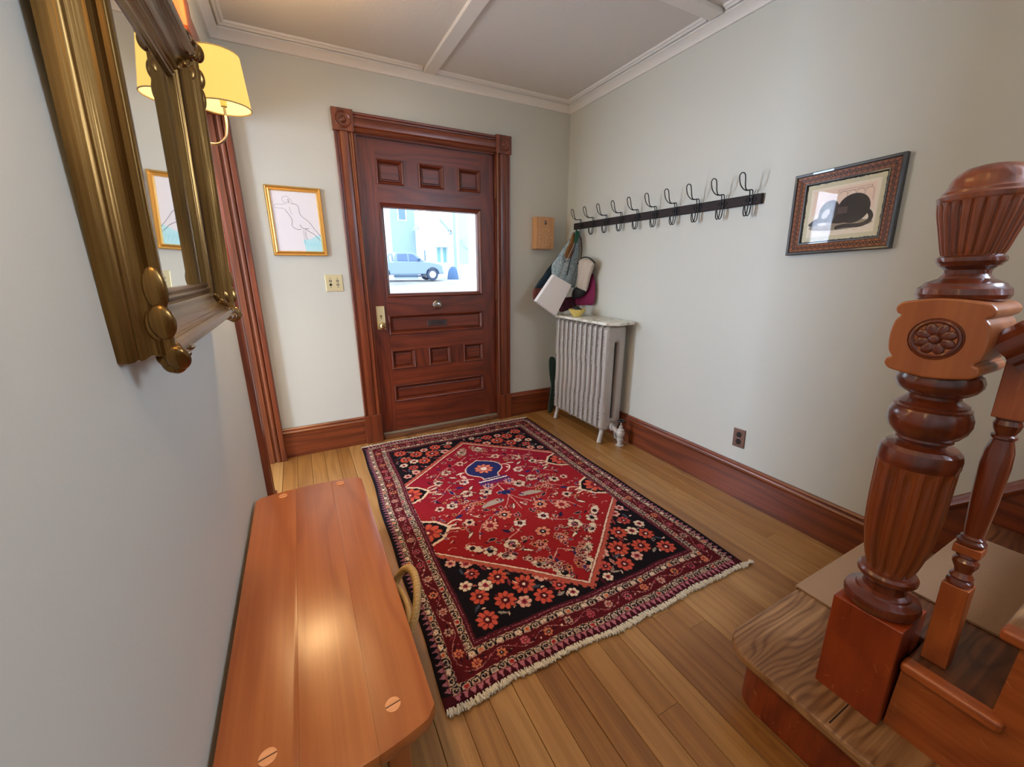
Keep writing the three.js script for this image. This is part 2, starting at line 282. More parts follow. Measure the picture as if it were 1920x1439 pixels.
// ---------------------------------------------------------------- front door with its casing
{
  const CAS = [[0, 0], [0, 0.020], [0.006, 0.026], [0.014, 0.024], [0.018, 0.014], [0.026, 0.012], [0.034, 0.022], [0.056, 0.026], [0.078, 0.022], [0.086, 0.012], [0.094, 0.014], [0.098, 0.024], [0.106, 0.026], [0.112, 0.020], [0.112, 0]];
  const t = struct('trim_5'), X0 = 0.537, X1 = 1.750;   // outer edges
  mesh('side_casing', sweep([V(X0, 0.215, 0), V(X0, 2.083, 0)], V(0, 0, 1), CAS.map(([a, b]) => [-a, b]))[0], M.trim, t);
  mesh('side_casing', sweep([V(X1, 0.215, 0), V(X1, 2.083, 0)], V(0, 0, 1), CAS)[0], M.trim, t);
  mesh('head_casing', sweep([V(X0 + 0.112, 2.085, 0), V(X1 - 0.112, 2.085, 0)], V(0, 0, 1), CAS.map(([a, b]) => [a, b]))[0], M.trim, t);
  for (const x of [X0 - 0.006, X1 + 0.006 - 0.124]) {
    mesh('plinth_block', box(x + 0.002, x + 0.122, 0, 0.218, 0, 0.032, 'y', 0.003), M.trim, t);
    const b = mesh('corner_block', box(x, x + 0.124, 2.08, 2.203, 0, 0.034, 'y', 0.003), M.trim, t);
    const pr = [[0, 0.010], [0.010, 0.012], [0.017, 0.006], [0.022, -0.004], [0.030, -0.006], [0.038, 0.001], [0.043, 0.004], [0.047, 0.000]];
    mesh('bullseye', grain(rot(lathe(pr, 32), Math.PI / 2).translate(x + 0.062, 2.1415, 0.0345), 'y'), M.trim, b);
  }
  // lining of the opening, stops and sill
  mesh('jamb_lining', [box(DX0 - 0.03, DX0 - 0.003, 0, DY1 + 0.03, -0.16, 0.0)], M.trim, t);
  mesh('jamb_lining', [box(DX1 + 0.003, DX1 + 0.03, 0, DY1 + 0.03, -0.16, 0.0)], M.trim, t);
  mesh('jamb_lining', [box(DX0 - 0.003, DX1 + 0.003, DY1 + 0.003, DY1 + 0.03, -0.16, 0.0, 'x')], M.trim, t);
  const sill = struct('trim_6');
  mesh('threshold', box(DX0 - 0.002, DX1 + 0.002, 0, 0.026, -0.16, 0.015, 'x', 0.004), M.treadDark, sill);
  mesh('weather_strip', box(DX0, DX1, 0.026, 0.040, -0.045, -0.018, 'x', 0.002), MP({ color: lin(0.40, 0.33, 0.22), roughness: 0.4, metalness: 0.6 }), sill);

  const d = struct('door_1'), zf = -0.028, zb = -0.072;
  const px = [[0.776, 0.955], [1.060, 1.238], [1.347, 1.522]], yT = [1.811, 1.961], yB = [0.535, 0.682];
  const wx = [0.776, 1.522], wy = [1.067, 1.696], mx = [0.776, 1.522], my = [0.797, 0.940], bx = [0.776, 1.522], by = [0.278, 0.408];
  const bar = (n, x0, x1, y0, y1, ax) => mesh(n, box(x0, x1, y0, y1, zb, zf, ax), M.door, d);
  const b0 = 0.043;
  bar('stile', DX0, px[0][0], b0, DY1, 'y'); bar('stile', px[2][1], DX1, b0, DY1, 'y');
  bar('rail', px[0][0], px[2][1], yT[1], DY1, 'x'); bar('rail', px[0][0], px[2][1], wy[1], yT[0], 'x'); bar('rail', px[0][0], px[2][1], my[1], wy[0], 'x');
  bar('rail', px[0][0], px[2][1], yB[1], my[0], 'x'); bar('rail', px[0][0], px[2][1], by[1], yB[0], 'x'); bar('rail', px[0][0], px[2][1], b0, by[0], 'x');
  for (const y of [yT, yB]) for (const k of [0, 1]) bar('muntin', px[k][1], px[k + 1][0], y[0], y[1], 'y');
  const MO = [[0, -0.018], [0, 0.006], [0.005, 0.010], [0.011, 0.007], [0.014, 0.000], [0.020, -0.006], [0.024, -0.014], [0.026, -0.018]];
  const panel = (x0, x1, y0, y1, ax) => {
    const p = mesh('panel', box(x0, x1, y0, y1, zb + 0.012, zf - 0.016, ax), M.door, d);
    mesh('raised_field', [extrude(shapeOf([[x0 + 0.03, y0 + 0.03], [x1 - 0.03, y0 + 0.03], [x1 - 0.03, y1 - 0.03], [x0 + 0.03, y1 - 0.03]]), 0.012, 0.004).translate(0, 0, zf - 0.020)].map((g) => grain(g, ax)), M.door, p);
    mesh('moulding', sweep([V(x0, y0, zf), V(x1, y0, zf), V(x1, y1, zf), V(x0, y1, zf)], V(0, 0, 1), MO, { closed: true, loop: false }), M.door, p);
  };
  for (const [a, b] of px) { panel(a, b, yT[0], yT[1], 'x'); panel(a, b, yB[0], yB[1], 'x'); }
  panel(mx[0], mx[1], my[0], my[1], 'x'); panel(bx[0], bx[1], by[0], by[1], 'x');
  const WM = [[0, -0.04], [0, 0.006], [0.006, 0.012], [0.013, 0.008], [0.017, 0.001], [0.026, -0.004], [0.030, -0.012], [0.030, -0.04]];
  mesh('glass_bead', sweep([V(wx[0], wy[0], zf), V(wx[1], wy[0], zf), V(wx[1], wy[1], zf), V(wx[0], wy[1], zf)], V(0, 0, 1), WM, { closed: true }), M.door, d);
  mesh('pane', box(wx[0] + 0.024, wx[1] - 0.024, wy[0] + 0.024, wy[1] - 0.024, zf - 0.030, zf - 0.026), M.glass, d);
  // lock plate with keyhole and knob
  const lp = mesh('lock_plate', box(0.694, 0.752, 0.842, 1.008, zf, zf + 0.004, 'y', 0.0018), M.brassPale, d);
  mesh('plate_rim', sweep([V(0.694, 0.842, zf), V(0.752, 0.842, zf), V(0.752, 1.008, zf), V(0.694, 1.008, zf)], V(0, 0, 1), [[0, 0], [0, 0.006], [0.004, 0.008], [0.007, 0.005], [0.007, 0]], { closed: true }), M.brassPale, lp);
  mesh('knob', rot(lathe([[0, 0.055], [0.012, 0.054], [0.021, 0.048], [0.025, 0.040], [0.022, 0.032], [0.012, 0.026], [0.009, 0.012], [0.016, 0.006], [0.018, 0]], 28), Math.PI / 2).translate(0.725, 0.872, zf + 0.003), M.brass, lp);
  mesh('keyhole_cover', [rot(lathe([[0, 0.005], [0.006, 0.004], [0.009, 0]], 16), Math.PI / 2).translate(0.724, 0.938, zf + 0.003), box(0.7215, 0.7265, 0.918, 0.938, zf + 0.003, zf + 0.006)], M.brass, lp);
  // turn bell in the middle rail
  mesh('door_bell', rot(lathe([[0, 0.032], [0.014, 0.031], [0.022, 0.027], [0.025, 0.021], [0.027, 0.012], [0.034, 0.008], [0.037, 0.003], [0.037, 0]], 36), Math.PI / 2).translate(1.148, 1.004, zf), M.nickel, d);
  const sl = mesh('letter_slot', [...sweep([V(1.064, 0.842, zf - 0.008), V(1.219, 0.842, zf - 0.008), V(1.219, 0.888, zf - 0.008), V(1.064, 0.888, zf - 0.008)], V(0, 0, 1), [[0, 0], [0, 0.003], [0.003, 0.005], [0.006, 0.003], [0.006, 0]], { closed: true }), box(1.067, 1.216, 0.845, 0.885, zf - 0.009, zf - 0.006)], MP({ color: lin(0.09, 0.055, 0.05), metalness: 0.5, roughness: 0.45 }), d);
  const font = await new FontLoader().loadAsync('fonts/droid/droid_serif_bold.typeface.json');
  const tg = new TextGeometry('LETTERS', { font, size: 0.017, depth: 0.002, curveSegments: 4 }); tg.computeBoundingBox(); const bb = tg.boundingBox;
  mesh('lettering', tg.translate(1.1415 - (bb.max.x + bb.min.x) / 2, 0.8565, zf - 0.006), MP({ color: lin(0.03, 0.018, 0.02), metalness: 0.4, roughness: 0.5 }), sl);
  for (const y of [1.855, 1.085, 0.30]) { const h = mesh('hinge', [new THREE.CylinderGeometry(0.007, 0.007, 0.125, 12).translate(DX1 + 0.004, y, zf + 0.008), new THREE.SphereGeometry(0.008, 12, 8).translate(DX1 + 0.004, y + 0.066, zf + 0.008), new THREE.SphereGeometry(0.008, 12, 8).translate(DX1 + 0.004, y - 0.066, zf + 0.008)], MP({ color: lin(0.16, 0.07, 0.04), metalness: 0.6, roughness: 0.4 }), d); }
}
// cased doorway to the side room in the left wall
{
  const t = struct('trim_7');
  const zN = 0.90, zF = 0.075, yH = 2.06;
  // near casing on the hall side
  const CAS = [[0, 0], [0, 0.018], [0.006, 0.024], [0.014, 0.022], [0.018, 0.013], [0.026, 0.011], [0.034, 0.020], [0.054, 0.024], [0.076, 0.020], [0.084, 0.011], [0.090, 0.013], [0.096, 0.022], [0.104, 0.022], [0.104, 0]];
  mesh('side_casing', sweep([V(XL, 0.215, 1.0), V(XL, yH, 1.0)], V(1, 0, 0), CAS.map(([a, b]) => [-a, b]))[0], M.trim, t);
  mesh('plinth_block', box(XL, XL + 0.030, 0, 0.218, 0.89, 1.004, 'y', 0.003), M.trim, t);
  mesh('corner_block', box(XL, XL + 0.030, yH, yH + 0.118, 0.886, 1.006, 'y', 0.003), M.trim, t);
  mesh('head_casing', box(XL, XL + 0.022, yH + 0.004, yH + 0.11, 0.0, 0.886, 'z', 0.003), M.trim, t);
  mesh('jamb_lining', box(XL - 0.14, XL + 0.001, 0, yH, 0.885, 0.899, 'y'), M.jamb, t);
  mesh('head_lining', box(XL - 0.14, XL + 0.001, yH - 0.004, yH + 0.012, 0.0, 0.90, 'z'), M.jamb, t);
  // far jamb, facing the camera: flat board, door stop and reeded edge
  mesh('jamb_board', box(XL - 0.20, XL - 0.034, 0, yH, 0.0, 0.050, 'y', 0.002), M.jamb, t);
  mesh('door_stop', box(XL - 0.075, XL - 0.036, 0, yH, 0.050, 0.066, 'y', 0.004), M.jamb, t);
  mesh('reeded_strip', [new THREE.CylinderGeometry(0.013, 0.013, yH, 16).translate(XL - 0.012, yH / 2, 0.056), box(XL - 0.034, XL + 0.012, 0, yH, 0.0, 0.052, 'y')].map((g) => grain(g, 'y')), M.jamb, t);
  mesh('edge_casing', box(XL + 0.004, XL + 0.034, 0, yH, 0.001, 0.066, 'y', 0.004), M.trim, t);
}

// ---------------------------------------------------------------- staircase at the right
const RISE = 0.2, NOSE = [2.43, 2.665, 2.872, 3.079, 3.286, 3.493, 3.700];
{
  const st = thing('staircase', 'varnished wooden staircase with a rounded bottom step climbing along the right wall', 'stairs', [0, 0, 0]);
  const x1 = XR - 0.022;
  // bottom step with bull-nosed corner
  const plan = (off) => { // outline in x,z of the bottom step, shrunk by off
    const pts = [], l = 1.203 + off, f = 2.43 + off, R = 0.085 - off * 0.4;
    pts.push([x1, f]); pts.push([l + R, f]); for (let a = 0; a <= 8; a++) { const t = Math.PI / 2 * a / 8; pts.push([l + R - Math.sin(t) * R, f + R - Math.cos(t) * R]); }
    pts.push([l, 3.6]); pts.push([x1, 3.6]); return pts;
  };
  const flat = (pts, y0, y1, bevel) => extrude(shapeOf(pts.map(([x, z]) => [x, -z])), y1 - y0, bevel).rotateX(-Math.PI / 2).translate(0, y0, 0);
  mesh('tread', grain(flat(plan(0), 0.172, RISE, 0.008).clone(), 'x', [0.13, 0.55]), M.tread, st);
  mesh('riser', grain(flat(plan(0.042), 0, 0.172, 0.001), 'y'), M.riser, st);
  mesh('scotia', grain(flat(plan(0.028), 0.158, 0.1725, 0.006), 'x'), M.riser, st);
  mesh('butt_joint', box(1.222, 1.314, 0.1985, 0.2006, 2.706, 2.709), M.black, st);
  // upper steps with returned nosings, risers and outer string
  for (let i = 1; i < NOSE.length; i++) {
    const y = RISE * (i + 1), z0 = NOSE[i], z1 = (NOSE[i + 1] ?? z0 + 0.8) + 0.03, rz = z0 + 0.028;
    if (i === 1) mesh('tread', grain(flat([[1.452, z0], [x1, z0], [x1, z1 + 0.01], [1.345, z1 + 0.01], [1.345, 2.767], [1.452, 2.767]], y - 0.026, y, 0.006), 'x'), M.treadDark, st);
    else mesh('tread', box(1.345, x1, y - 0.026, y, z0, z1 + 0.01, 'x', 0.008), M.tread, st);
    mesh('riser', box(i === 1 ? 1.452 : 1.36, x1, y - RISE, y - 0.026, rz, rz + 0.018, 'x'), M.stringer, st);
    mesh('return_nosing', box(1.322, 1.36, y - 0.026, y + 0.001, i === 1 ? 2.765 : z0, z1 + 0.018, 'z', 0.009), M.stringer, st);
  }
  const prof = [[2.767, RISE], [2.767, RISE * 2 - 0.026]]; for (let i = 2; i < NOSE.length; i++) { prof.push([NOSE[i] + 0.028, RISE * i - 0.026], [NOSE[i] + 0.028, RISE * (i + 1) - 0.026]); }
  prof.push([4.55, RISE * 7 - 0.026], [4.55, RISE]);
  mesh('string_board', grain(extrude(shapeOf(prof), 0.022).applyMatrix4(new THREE.Matrix4().makeBasis(V(0, 0, 1), V(0, 1, 0), V(-1, 0, 0))).translate(1.362, 0, 0), 'z'), M.stringer, st);

  // carpet runner, folded over every step
  const t = 0.006, rp = [[2.43 - t, RISE - 0.03], [2.43 - t, RISE]]; const path = [[NOSE[0] - 0.001, RISE - 0.028]];
  const ln = []; for (let i = 0; i < NOSE.length; i++) { const y = RISE * (i + 1), z = NOSE[i]; if (i) ln.push([z + 0.026, RISE * i + 0.001], [z + 0.026, y - 0.03], [z - 0.001, y - 0.027]); else ln.push([z - 0.001, y - 0.027]); ln.push([z - 0.001, y + 0.001]); }
  ln.push([4.4, RISE * 7 + 0.001]);
  const up = []; for (let i = 0; i < NOSE.length; i++) { const y = RISE * (i + 1), z = NOSE[i]; if (i) up.push([z + 0.026 - t, RISE * i + 0.001 + t], [z + 0.026 - t, y - 0.03 - t], [z - 0.001 - t, y - 0.027 - t]); else up.push([z - 0.001 - t, y - 0.027]); up.push([z - 0.001 - t, y + t], [z + t, y + t + 0.001]); }
  up.push([4.4, RISE * 7 + 0.001 + t]);
  const sh = shapeOf([...ln, ...up.reverse()]);
  solo('stair_runner', grain(extrude(sh, 0.496).applyMatrix4(new THREE.Matrix4().makeBasis(V(0, 0, 1), V(0, 1, 0), V(-1, 0, 0))).translate(2.108, 0, 0), 'z'), M.runner, 'plain tan carpet runner laid up the middle of the stairs', 'carpet runner');
}
// newel post: turned shaft with fluting, square block with rosette
{
  const A = thing('newel_post', 'massive turned newel post with fluted shaft and flower rosette block', 'newel post', [1.382, RISE, 2.697]);
  const L = new THREE.Group(); L.rotation.x = -1.6 * Math.PI / 180;   // the old post leans a little
  A.rotation.x = -1.6 * Math.PI / 180;
  const o = RISE, P = (l) => l.map(([r, y]) => [r, y - o]);
  mesh('base_block', box(-0.067, 0.067, -0.002, 0.273, -0.067, 0.067, 'y', 0.003), M.newelBase, A);
  mesh('base_turning', grain(lathe(P([[0, 0.470], [0.064, 0.472], [0.070, 0.480], [0.072, 0.492], [0.069, 0.503], [0.058, 0.509], [0.052, 0.512], [0.050, 0.517], [0.041, 0.523], [0.039, 0.534], [0.042, 0.545], [0.050, 0.549], [0.055, 0.556], [0.055, 0.565], [0.050, 0.571], [0.040, 0.573], [0, 0.574]]), 48), 'y'), M.newelDark, A);
  // fluted pieces: radius falls in each flute
  const fluted = (pts, n, depth, concave, seg = 240, rows = 26) => {
    const c = new THREE.CatmullRomCurve3(pts.map(([r, y]) => V(r, y, 0)), false, 'centripetal'), g = new THREE.BufferGeometry(), pos = [], idx = [];
    for (let j = 0; j <= rows; j++) { const q = c.getPoint(j / rows), e = sm(0, 0.10, j / rows) * sm(0, 0.10, 1 - j / rows);
      for (let i = 0; i <= seg; i++) { const a = i / seg * Math.PI * 2, f = (a * n / (2 * Math.PI)) % 1; let k;
        if (concave) { const h = Math.max(0, 1 - Math.pow(Math.abs(f - 0.5) / 0.34, 2)); k = -depth * Math.sqrt(h) * e; } else k = -depth * (1 - Math.sqrt(Math.max(0, 1 - Math.pow((f - 0.5) / 0.5, 2)))) * e;
        const r = q.x + k * (0.4 + 0.6 * q.x / 0.065); pos.push(Math.cos(a) * r, q.y, Math.sin(a) * r); } }
    for (let j = 0; j < rows; j++) for (let i = 0; i < seg; i++) { const a = j * (seg + 1) + i, b = a + seg + 1; idx.push(a, b, a + 1, b, b + 1, a + 1); }
    g.setAttribute('position', new THREE.Float32BufferAttribute(pos, 3)); g.setIndex(idx); g.computeVertexNormals();
    const uv = []; for (let j = 0; j <= rows; j++) for (let i = 0; i <= seg; i++) uv.push(i / seg * 0.4, pos[(j * (seg + 1) + i) * 3 + 1]); g.setAttribute('uv', new THREE.Float32BufferAttribute(uv, 2)); return g;
  };
  mesh('fluted_shaft', fluted(P([[0.041, 0.572], [0.047, 0.592], [0.0525, 0.618], [0.060, 0.665], [0.0635, 0.715], [0.065, 0.770], [0.0655, 0.815], [0.0658, 0.850]]), 14, 0.008, true), M.newel, A);
  mesh('middle_turning', grain(lathe(P([[0, 0.846], [0.0658, 0.848], [0.0675, 0.856], [0.0675, 0.872], [0.065, 0.884], [0.058, 0.892], [0.044, 0.896], [0.039, 0.899], [0.041, 0.905], [0.047, 0.908], [0.046, 0.913], [0.053, 0.919], [0.062, 0.932], [0.0665, 0.948], [0.066, 0.962], [0.062, 0.974], [0.060, 0.977], [0.061, 0.981], [0.055, 0.985], [0.056, 0.989], [0.049, 0.994], [0.041, 1.001], [0.041, 1.007], [0.050, 1.012], [0.060, 1.020], [0.066, 1.031], [0.067, 1.041], [0.063, 1.052], [0.055, 1.058], [0, 1.062]]), 56), 'y'), M.newelDark, A);
  // lobed block
  const s = new THREE.Shape(), w = 0.066, h0 = 1.058 - o, h1 = 1.203 - o, hm = (h0 + h1) / 2;
  const hs = [[0.049, h0], [0.062, h0 + 0.004], [0.0695, h0 + 0.014], [0.067, h0 + 0.025], [0.0605, h0 + 0.0295], [0.0665, h0 + 0.040], [0.070, hm - 0.014], [0.0708, hm], [0.070, hm + 0.014], [0.0665, h1 - 0.040], [0.0605, h1 - 0.0295], [0.067, h1 - 0.025], [0.0695, h1 - 0.014], [0.062, h1 - 0.004], [0.049, h1]];
  const pts = [[0, h0 - 0.006], ...hs, [0, h1 + 0.006], ...hs.map(([x, y]) => [-x, y]).reverse()];
  const cv = new THREE.CatmullRomCurve3(pts.map(([x, y]) => V(x, y, 0)), true, 'centripetal').getPoints(200).map((p) => [p.x, p.y]);
  const bl = mesh('carved_block', grain(extrude(shapeOf(cv), 0.150, 0.004).applyMatrix4(new THREE.Matrix4().makeBasis(V(0, 0, 1), V(0, 1, 0), V(-1, 0, 0))).translate(0.075, 0, 0), 'y'), M.newelBlock, A);
  const ros = mesh('rosette_ring', grain(rot(lathe([[0.030, -0.006], [0.031, 0.001], [0.034, 0.003], [0.037, 0.002], [0.0385, -0.001], [0.040, 0.0012], [0.0415, -0.001]], 48), 0, 0, Math.PI / 2).translate(-0.0755, hm, 0), 'y'), M.newelDark, bl);
  const petal = new THREE.SphereGeometry(1, 14, 10).scale(0.0045, 0.0125, 0.0098).translate(0, 0.0195, 0);
  mesh('rosette_petals', Array.from({ length: 8 }, (_, i) => petal.clone().rotateX((i + 0.5) * Math.PI / 4)).map((g) => g.translate(-0.0745, hm, 0)), M.newelDark, bl);
  mesh('rosette_button', rot(lathe([[0, 0.010], [0.004, 0.0095], [0.0075, 0.007], [0.009, 0.003], [0.010, 0]], 20), 0, 0, Math.PI / 2).translate(-0.0745, hm, 0), M.newelDark, bl);
  mesh('neck_turning', grain(lathe(P([[0, 1.198], [0.056, 1.201], [0.064, 1.207], [0.067, 1.215], [0.065, 1.226], [0.058, 1.232], [0.056, 1.236], [0.050, 1.239], [0.038, 1.245], [0.0325, 1.253], [0.033, 1.261], [0.039, 1.267], [0.043, 1.269], [0.044, 1.272], [0.0485, 1.277], [0.048, 1.284], [0.043, 1.288], [0, 1.289]]), 48), 'y'), M.newelDark, A);
  mesh('fluted_cup', fluted(P([[0.0415, 1.287], [0.0445, 1.294], [0.0505, 1.318], [0.0565, 1.343], [0.0625, 1.368], [0.0650, 1.386]]), 24, 0.0065, false, 288, 18), M.newel, A);
  mesh('cap', grain(lathe(P([[0, 1.385], [0.064, 1.385], [0.0665, 1.390], [0.0665, 1.396], [0.062, 1.400], [0.061, 1.405], [0.058, 1.408], [0.056, 1.413], [0.054, 1.416], [0.0535, 1.421], [0.051, 1.428], [0.045, 1.437], [0.035, 1.4445], [0.020, 1.4485], [0, 1.450]]), 56), 'y'), M.newel, A);
}
// handrail and balusters
{
  const slope = RISE / 0.207, pr = [[-0.024, -0.040], [-0.024, -0.028], [-0.031, -0.022], [-0.033, -0.012], [-0.028, -0.006], [-0.034, 0.004], [-0.036, 0.018], [-0.030, 0.030], [-0.018, 0.038], [0, 0.041], [0.018, 0.038], [0.030, 0.030], [0.036, 0.018], [0.034, 0.004], [0.028, -0.006], [0.033, -0.012], [0.031, -0.022], [0.024, -0.028], [0.024, -0.040]];
  const d = V(0, slope, 1).normalize(), N = V(0, 1, -slope).normalize();
  const a = V(1.382, 1.110, 2.752), b = a.clone().addScaledVector(d, 1.75);
  solo('stair_handrail', sweep([a, b], N, pr, { crease: 0.5 })[0], M.newelDark, 'moulded dark red handrail rising from the newel post', 'handrail');
  const top = (z) => 1.095 + (z - 2.745) * slope - 0.045;
  const make = (z, tread) => {
    const y0 = RISE * (tread + 1) + 0.001, yt = top(z) + 0.02, L = thing('stair_baluster', 'slim turned baluster standing on the second step beside the newel post', 'baluster', [1.402, y0, z], 'stair balusters'), sq = 0.021;
    mesh('square_base', box(-sq, sq, 0, 0.205, -sq, sq, 'y', 0.002), M.stringer, L);
    const l = 0.70 - 0.205 - 0.11, t0 = 0.205, H = yt - y0, tb = Math.min(0.585, H - 0.10);
    mesh('turned_shaft', grain(lathe([[0, t0], [0.0195, t0], [0.021, t0 + 0.004], [0.0195, t0 + 0.011], [0.016, t0 + 0.014], [0.019, t0 + 0.020], [0.0155, t0 + 0.026], [0.013, t0 + 0.031], [0.0145, t0 + 0.038], [0.0195, t0 + 0.050], [0.020, t0 + 0.058], [0.0145, t0 + 0.066], [0.018, t0 + 0.070], [0.0165, t0 + 0.076], [0.0165, t0 + 0.098], [0.0215, t0 + 0.100], [0.022, t0 + 0.106], [0.017, t0 + 0.110], [0.0185, t0 + 0.115], [0.0145, t0 + 0.119], [0.016, t0 + 0.135], [0.0195, t0 + 0.20], [0.0215, tb - 0.10], [0.020, tb - 0.07], [0.0145, tb - 0.045], [0.0175, tb - 0.042], [0.0175, tb - 0.037], [0.0135, tb - 0.034], [0.0175, tb - 0.024], [0.0195, tb - 0.014], [0.0165, tb - 0.005], [0.020, tb - 0.002], [0.020, tb], [0, tb]], 28), 'y'), M.newelDark, L);
    mesh('square_collar', box(-0.0205, 0.0205, t0 + 0.077, t0 + 0.097, -0.0205, 0.0205, 'y', 0.002), M.stringer, L);
    mesh('square_top', box(-sq, sq, tb, H, -sq, sq, 'y', 0.002), M.stringer, L);
    L.rotation.x = -2.0 * Math.PI / 180;
    return L;
  };
  make(2.800, 1);
  [[2.93, 2], [3.035, 2], [3.14, 3], [3.24, 3], [3.345, 4]].forEach(([z, t], i) => { const b = make(z, t); b.userData.label = ['first', 'second', 'third', 'fourth', 'fifth'][i] + ' turned baluster up the stairs beyond the one beside the newel'; });
}

// ---------------------------------------------------------------- radiator with marble shelf
{
  const R = thing('radiator', 'silver painted cast iron column radiator with embossed ornament in the corner', 'radiator', [2.075, 0, 0.215]);
  const iron = MP({ color: lin(0.47, 0.43, 0.39), roughness: 0.42, metalness: 0.25});
  const D = 0.185, y0 = 0.095, y1 = 0.885, n = 11, pitch = 0.0585;
  const outline = (end) => {
    const s = new THREE.Shape(), r = 0.045;
    s.moveTo(r, y0); s.lineTo(D - r, y0); s.quadraticCurveTo(D, y0, D, y0 + r); s.lineTo(D, y1 - r); s.quadraticCurveTo(D, y1, D - r, y1); s.lineTo(r, y1); s.quadraticCurveTo(0, y1, 0, y1 - r); s.lineTo(0, y0 + r); s.quadraticCurveTo(0, y0, r, y0);
    const h = new THREE.Path(), a = D / 2 - 0.004, b = D / 2 + 0.020; h.moveTo(a, y0 + 0.09); h.lineTo(b, y0 + 0.09); h.lineTo(b, y1 - 0.13); h.quadraticCurveTo(D / 2, y1 - 0.115, a, y1 - 0.13); h.lineTo(a, y0 + 0.09); s.holes.push(h); return s;
  };
  const sec = toCreasedNormals(new THREE.ExtrudeGeometry(outline(), { depth: 0.002, bevelEnabled: true, bevelSize: 0.027, bevelThickness: 0.0215, bevelOffset: -0.027, bevelSegments: 6, curveSegments: 6 }).translate(0, 0, 0.0255).toNonIndexed(), 0.9);
  { // v follows the height, so that the ornament stays in its two bands
    const p = sec.attributes.position, uv = new Float32Array(p.count * 2); for (let i = 0; i < p.count; i++) { uv[i * 2] = p.getX(i) * 0.9 + p.getZ(i); uv[i * 2 + 1] = p.getY(i); } sec.setAttribute('uv', new THREE.BufferAttribute(uv, 2)); }
  const curls = (end) => { // scrollwork standing proud in a lower and an upper band
    const q = []; for (const [ya, yb] of [[0.125, 0.345], [0.585, 0.865]]) for (let y = ya; y < yb; y += 0.0115) for (const k of [-1, 0, 1]) {
      const g = new THREE.TorusGeometry(rr(0.0052, 0.0074), 0.0027, 5, 8, rr(3.6, 5.2)).rotateZ(rr(0, 6.28)).rotateY(-Math.PI / 2);
      q.push(k === 0 || !end ? g.rotateY(-k * 0.75).translate(k ? 0.0068 : 0.0012, y + rr(-0.003, 0.003), 0.0265 + k * 0.0145) : g.rotateY(Math.PI * (k > 0 ? -0.5 : 0)).translate(k > 0 ? 0.026 + rr(-0.006, 0.006) : 0.0068, y, 0.0265 + (k > 0 ? 0.0215 : -0.0145))); }
    return merge(q); };
  const cg = curls(false), ce = curls(true);
  for (let i = 0; i < n; i++) { const m = mesh('section', sec, iron, R); m.position.z = i * pitch; const c = mesh('embossed_scrolls', i === n - 1 ? ce : cg, M.radiator, m); c.userData.kind = 'stuff'; }
  for (const y of [0.155, 0.84]) mesh('pipe_hub', new THREE.CylinderGeometry(0.025, 0.025, pitch * n - 0.03, 16).rotateX(Math.PI / 2).translate(D / 2, y, pitch * n / 2), M.radiator, R);
  const legPts = [[0, 0.16], [0.004, 0.10], [-0.004, 0.055], [-0.012, 0.025], [-0.014, 0.010]];
  for (const z of [0.026, (n - 1) * pitch + 0.026]) for (const [x, s] of [[0.022, 1], [D - 0.022, -1]]) {
    const g = tube(legPts.map(([a, y]) => [x + a * s, y, z]), 0.017, 12, 10), p = g.attributes.position;
    mesh('leg', [g, new THREE.SphereGeometry(0.019, 12, 8).scale(1, 0.6, 1).translate(x - 0.014 * s, 0.012, z)], M.radiator, R);
  }
  // supply valve at the near end
  const v = new THREE.Group(); v.name = 'supply_valve'; v.position.set(D / 2 + 0.025, 0, n * pitch + 0.072); R.add(v);
  mesh('valve_body', grain(lathe([[0, 0.0], [0.030, 0.001], [0.030, 0.006], [0.018, 0.009], [0.018, 0.035], [0.024, 0.038], [0.024, 0.056], [0.018, 0.060], [0.026, 0.074], [0.031, 0.092], [0.029, 0.108], [0.024, 0.118], [0.026, 0.124], [0.022, 0.130], [0.014, 0.134], [0.014, 0.152], [0.010, 0.156], [0.005, 0.158], [0.005, 0.19], [0, 0.19]], 24), 'y'), M.radiator, v);
  mesh('valve_handle', new THREE.TorusGeometry(0.022, 0.007, 8, 20).rotateX(Math.PI / 2).translate(0, 0.195, 0), M.black, v);
  mesh('union_pipe', [tube([[0, 0.092, 0], [-0.012, 0.105, -0.03], [-0.025, 0.13, -0.06], [-0.025, 0.14, -0.085]], 0.017, 16, 12), new THREE.CylinderGeometry(0.028, 0.028, 0.018, 8).rotateX(1.2).translate(-0.024, 0.128, -0.058)], M.radiator, v);
  // marble slab with a clipped corner
  const sh = shapeOf([[2.045, -0.245], [2.282, -0.245], [2.282, -0.895], [2.135, -0.905], [2.055, -0.855]]);
  solo('marble_shelf', grain(extrude(sh, 0.020, 0.004).rotateX(-Math.PI / 2).translate(0, 0.888, 0), 'z'), M.marble, 'cream marble slab with a clipped corner lying on the radiator', 'marble slab');
  // pleated yellow bowl
  const bw = thing('glazed_bowl', 'small yellow pleated ceramic bowl on the marble slab', 'bowl', [2.125, 0.909, 0.43]);
  const bg = (() => { const N = 96, prof = [[0.0, 0.0], [0.030, 0.0], [0.032, 0.006], [0.044, 0.018], [0.058, 0.038], [0.066, 0.056], [0.063, 0.056], [0.053, 0.036], [0.040, 0.016], [0.0, 0.010]], pos = [], idx = [];
    prof.forEach(([r, y]) => { for (let i = 0; i <= N; i++) { const a = i / N * Math.PI * 2, k = 1 + 0.05 * Math.abs(Math.sin(a * 6)) * sm(0.0, 0.02, y); pos.push(Math.cos(a) * r * k, y, Math.sin(a) * r * k); } });
    for (let j = 0; j + 1 < prof.length; j++) for (let i = 0; i < N; i++) { const a = j * (N + 1) + i, b = a + N + 1; idx.push(a, b, a + 1, b, b + 1, a + 1); }
